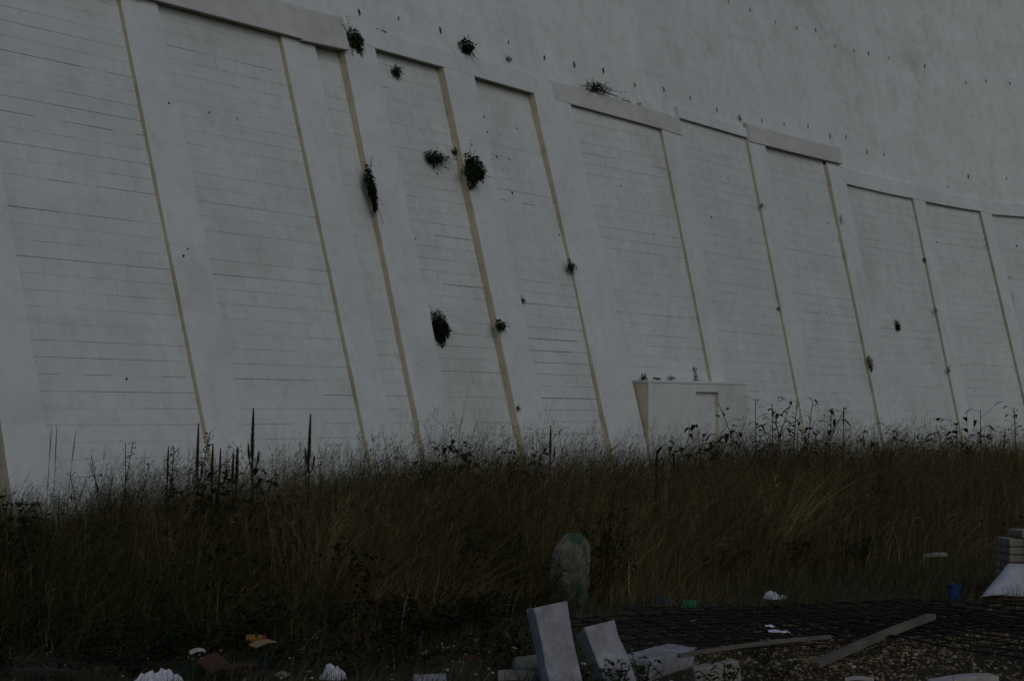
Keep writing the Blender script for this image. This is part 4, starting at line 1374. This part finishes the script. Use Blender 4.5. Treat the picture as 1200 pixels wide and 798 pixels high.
crumple('plastic_bag', 904, 700, 20, 16, M['plastic'], 'white plastic bag at the edge of the grass behind the steel mesh', 'plastic bag', 7.9)
crumple('plastic_scrap', 918, 699, 10, 8, M['sheet'], 'greyish plastic scrap touching the white bag behind the mesh', 'litter', 9.2)
crumple('blue_scrap', 776, 710, 19, 13, M['blue'], 'flat dark blue plastic scrap right of the mossy stone', 'litter', 2.2)
crumple('green_scrap', 809, 717, 20, 16, M['green'], 'bright green crumpled film near the edge of the grass', 'litter', 5.5, spikes=1.4)
crumple('white_scrap', 813, 727, 8, 6, M['paper'], 'small white scrap below the bright green film', 'litter', 6.5)
crumple('white_scrap', 772, 768, 6, 3, M['paper'], 'tiny white scrap above the lying concrete block', 'litter', 3.5)
crumple('white_scrap', 46, 800, 11, 9, M['paper'], 'white scrap on the half buried plank', 'litter', 8.5)
for k, (px, py, w) in enumerate(((902, 733, 10), (907, 739, 13), (920, 740, 11))):
    b = gp(px, py, .16)
    mb = MB()
    pm = FPX / b.y; W = w / pm
    r = random.Random(k)
    g_ = [[mb.vert(b + Vector(((i / 3 - .5) * W, (j / 3 - .5) * W * 1.3, .012 * mnoise.noise(Vector((i, j, k * 3.0)) * .7)))) for j in range(4)] for i in range(4)]
    for i in range(3):
        for j in range(3):
            mb.f.append([g_[i][j], g_[i + 1][j], g_[i + 1][j + 1], g_[i][j + 1]]); mb.m.append(0)
    o = mb.build('paper_sheet', M['paper'])
    sm = o.modifiers.new('solid', 'SOLIDIFY'); sm.thickness = .002
    o.rotation_euler = (0, 0, 0)
    tag(o, ['upper of three white paper scraps on the mesh', 'lower left of three white paper scraps on the mesh', 'lower right of three white paper scraps on the mesh'][k], 'paper')
# blue drum-like tub by the bricks
def lathe(name, c, prof, mats, axis=None, n=16, parent=None, mi=None):
    mb = MB()
    c = Vector(c)
    ax = Vector(axis or (0, 0, 1)).normalized(); a = ax.orthogonal().normalized(); b = ax.cross(a)
    rows = [[mb.vert(c + ax * h + (a * math.cos(2 * math.pi * k / n) + b * math.sin(2 * math.pi * k / n)) * r) for k in range(n)] for (r, h) in prof]
    for s, (r0, r1) in enumerate(zip(rows, rows[1:])):
        for k in range(n):
            mb.f.append([r0[k], r0[(k + 1) % n], r1[(k + 1) % n], r1[k]]); mb.m.append(mi[s] if mi else 0)
    mb.f.append(rows[0][::-1]); mb.m.append(mi[0] if mi else 0); mb.f.append(rows[-1]); mb.m.append(mi[-1] if mi else 0)
    return mb.build(name, mats, parent)
q = gp(1117, 707); q.z = gz(q.x, q.y)
o = lathe('plastic_tub', q, [(.045, 0), (.05, .02), (.052, .13), (.056, .135), (.056, .15), (.05, .15), (.046, .06)], M['blue'], (.12, -.05, 1))
tag(o, 'small battered blue plastic tub left of the bricks', 'tub')
q = gp(297, 748, .12)
o = lathe('orange_can', q + Vector((-.05, 0, 0)), [(.020, 0), (.026, .004), (.026, .10), (.022, .106), (.020, .13), (.010, .135)], [M['orange'], M['redend']], (1, .1, .02), mi=[1, 0, 0, 1, 1])
tag(o, 'orange can lying on the rubbish heap at lower left', 'can')
boulder('round_stone', gp(331, 795), (.075, .07, .06), M['concrete_old'], 'small round grey stone beside the crumpled bag', 'stone', 6.0)
# heap of boards and sheeting on the left
def board(px0, py0, px1, py1, z, w, th, mat, label, name, tilt):
    plank(gp(px0, py0, z), gp(px1, py1, z + .01), w, th, mat, label, name, tilt, group='boards on the rubbish heap')
crumple('green_sheet', 222, 792, 46, 24, M['teal'], 'dark green crumpled sheet at the left of the rubbish heap', 'sheet', 11.3, spikes=.8)
board(240, 782, 262, 772, .10, .13, .015, M['rust'], 'rust brown board upright in the rubbish heap', 'rusty_board', .6)
board(258, 784, 300, 779, .07, .14, .012, M['rust'], 'rust brown board lying flat in the rubbish heap', 'rusty_board', -.2)
board(222, 765, 240, 762, .13, .05, .02, M['timber_pale'], 'pale stick of wood on the left of the rubbish heap', 'stick', 0)
board(296, 757, 320, 751, .14, .07, .012, M['card'], 'curled brown card below the orange can', 'card', .2)
crumple('green_sheet', 305, 785, 44, 22, M['teal'], 'dark green crumpled sheet at the right of the rubbish heap', 'sheet', 13.7, spikes=.8)
crumple('white_scrap', 268, 748, 7, 5, M['paper'], 'small white scrap left of the orange can', 'litter', 1.5)
crumple('red_scrap', 552, 772, 26, 12, M['rust'], 'reddish brown earthenware scrap left of the concrete posts', 'litter', 2.9)
crumple('pale_scrap', 521, 738, 14, 6, M['card'], 'pale brown card scrap at the edge of the grass', 'litter', 4.9)
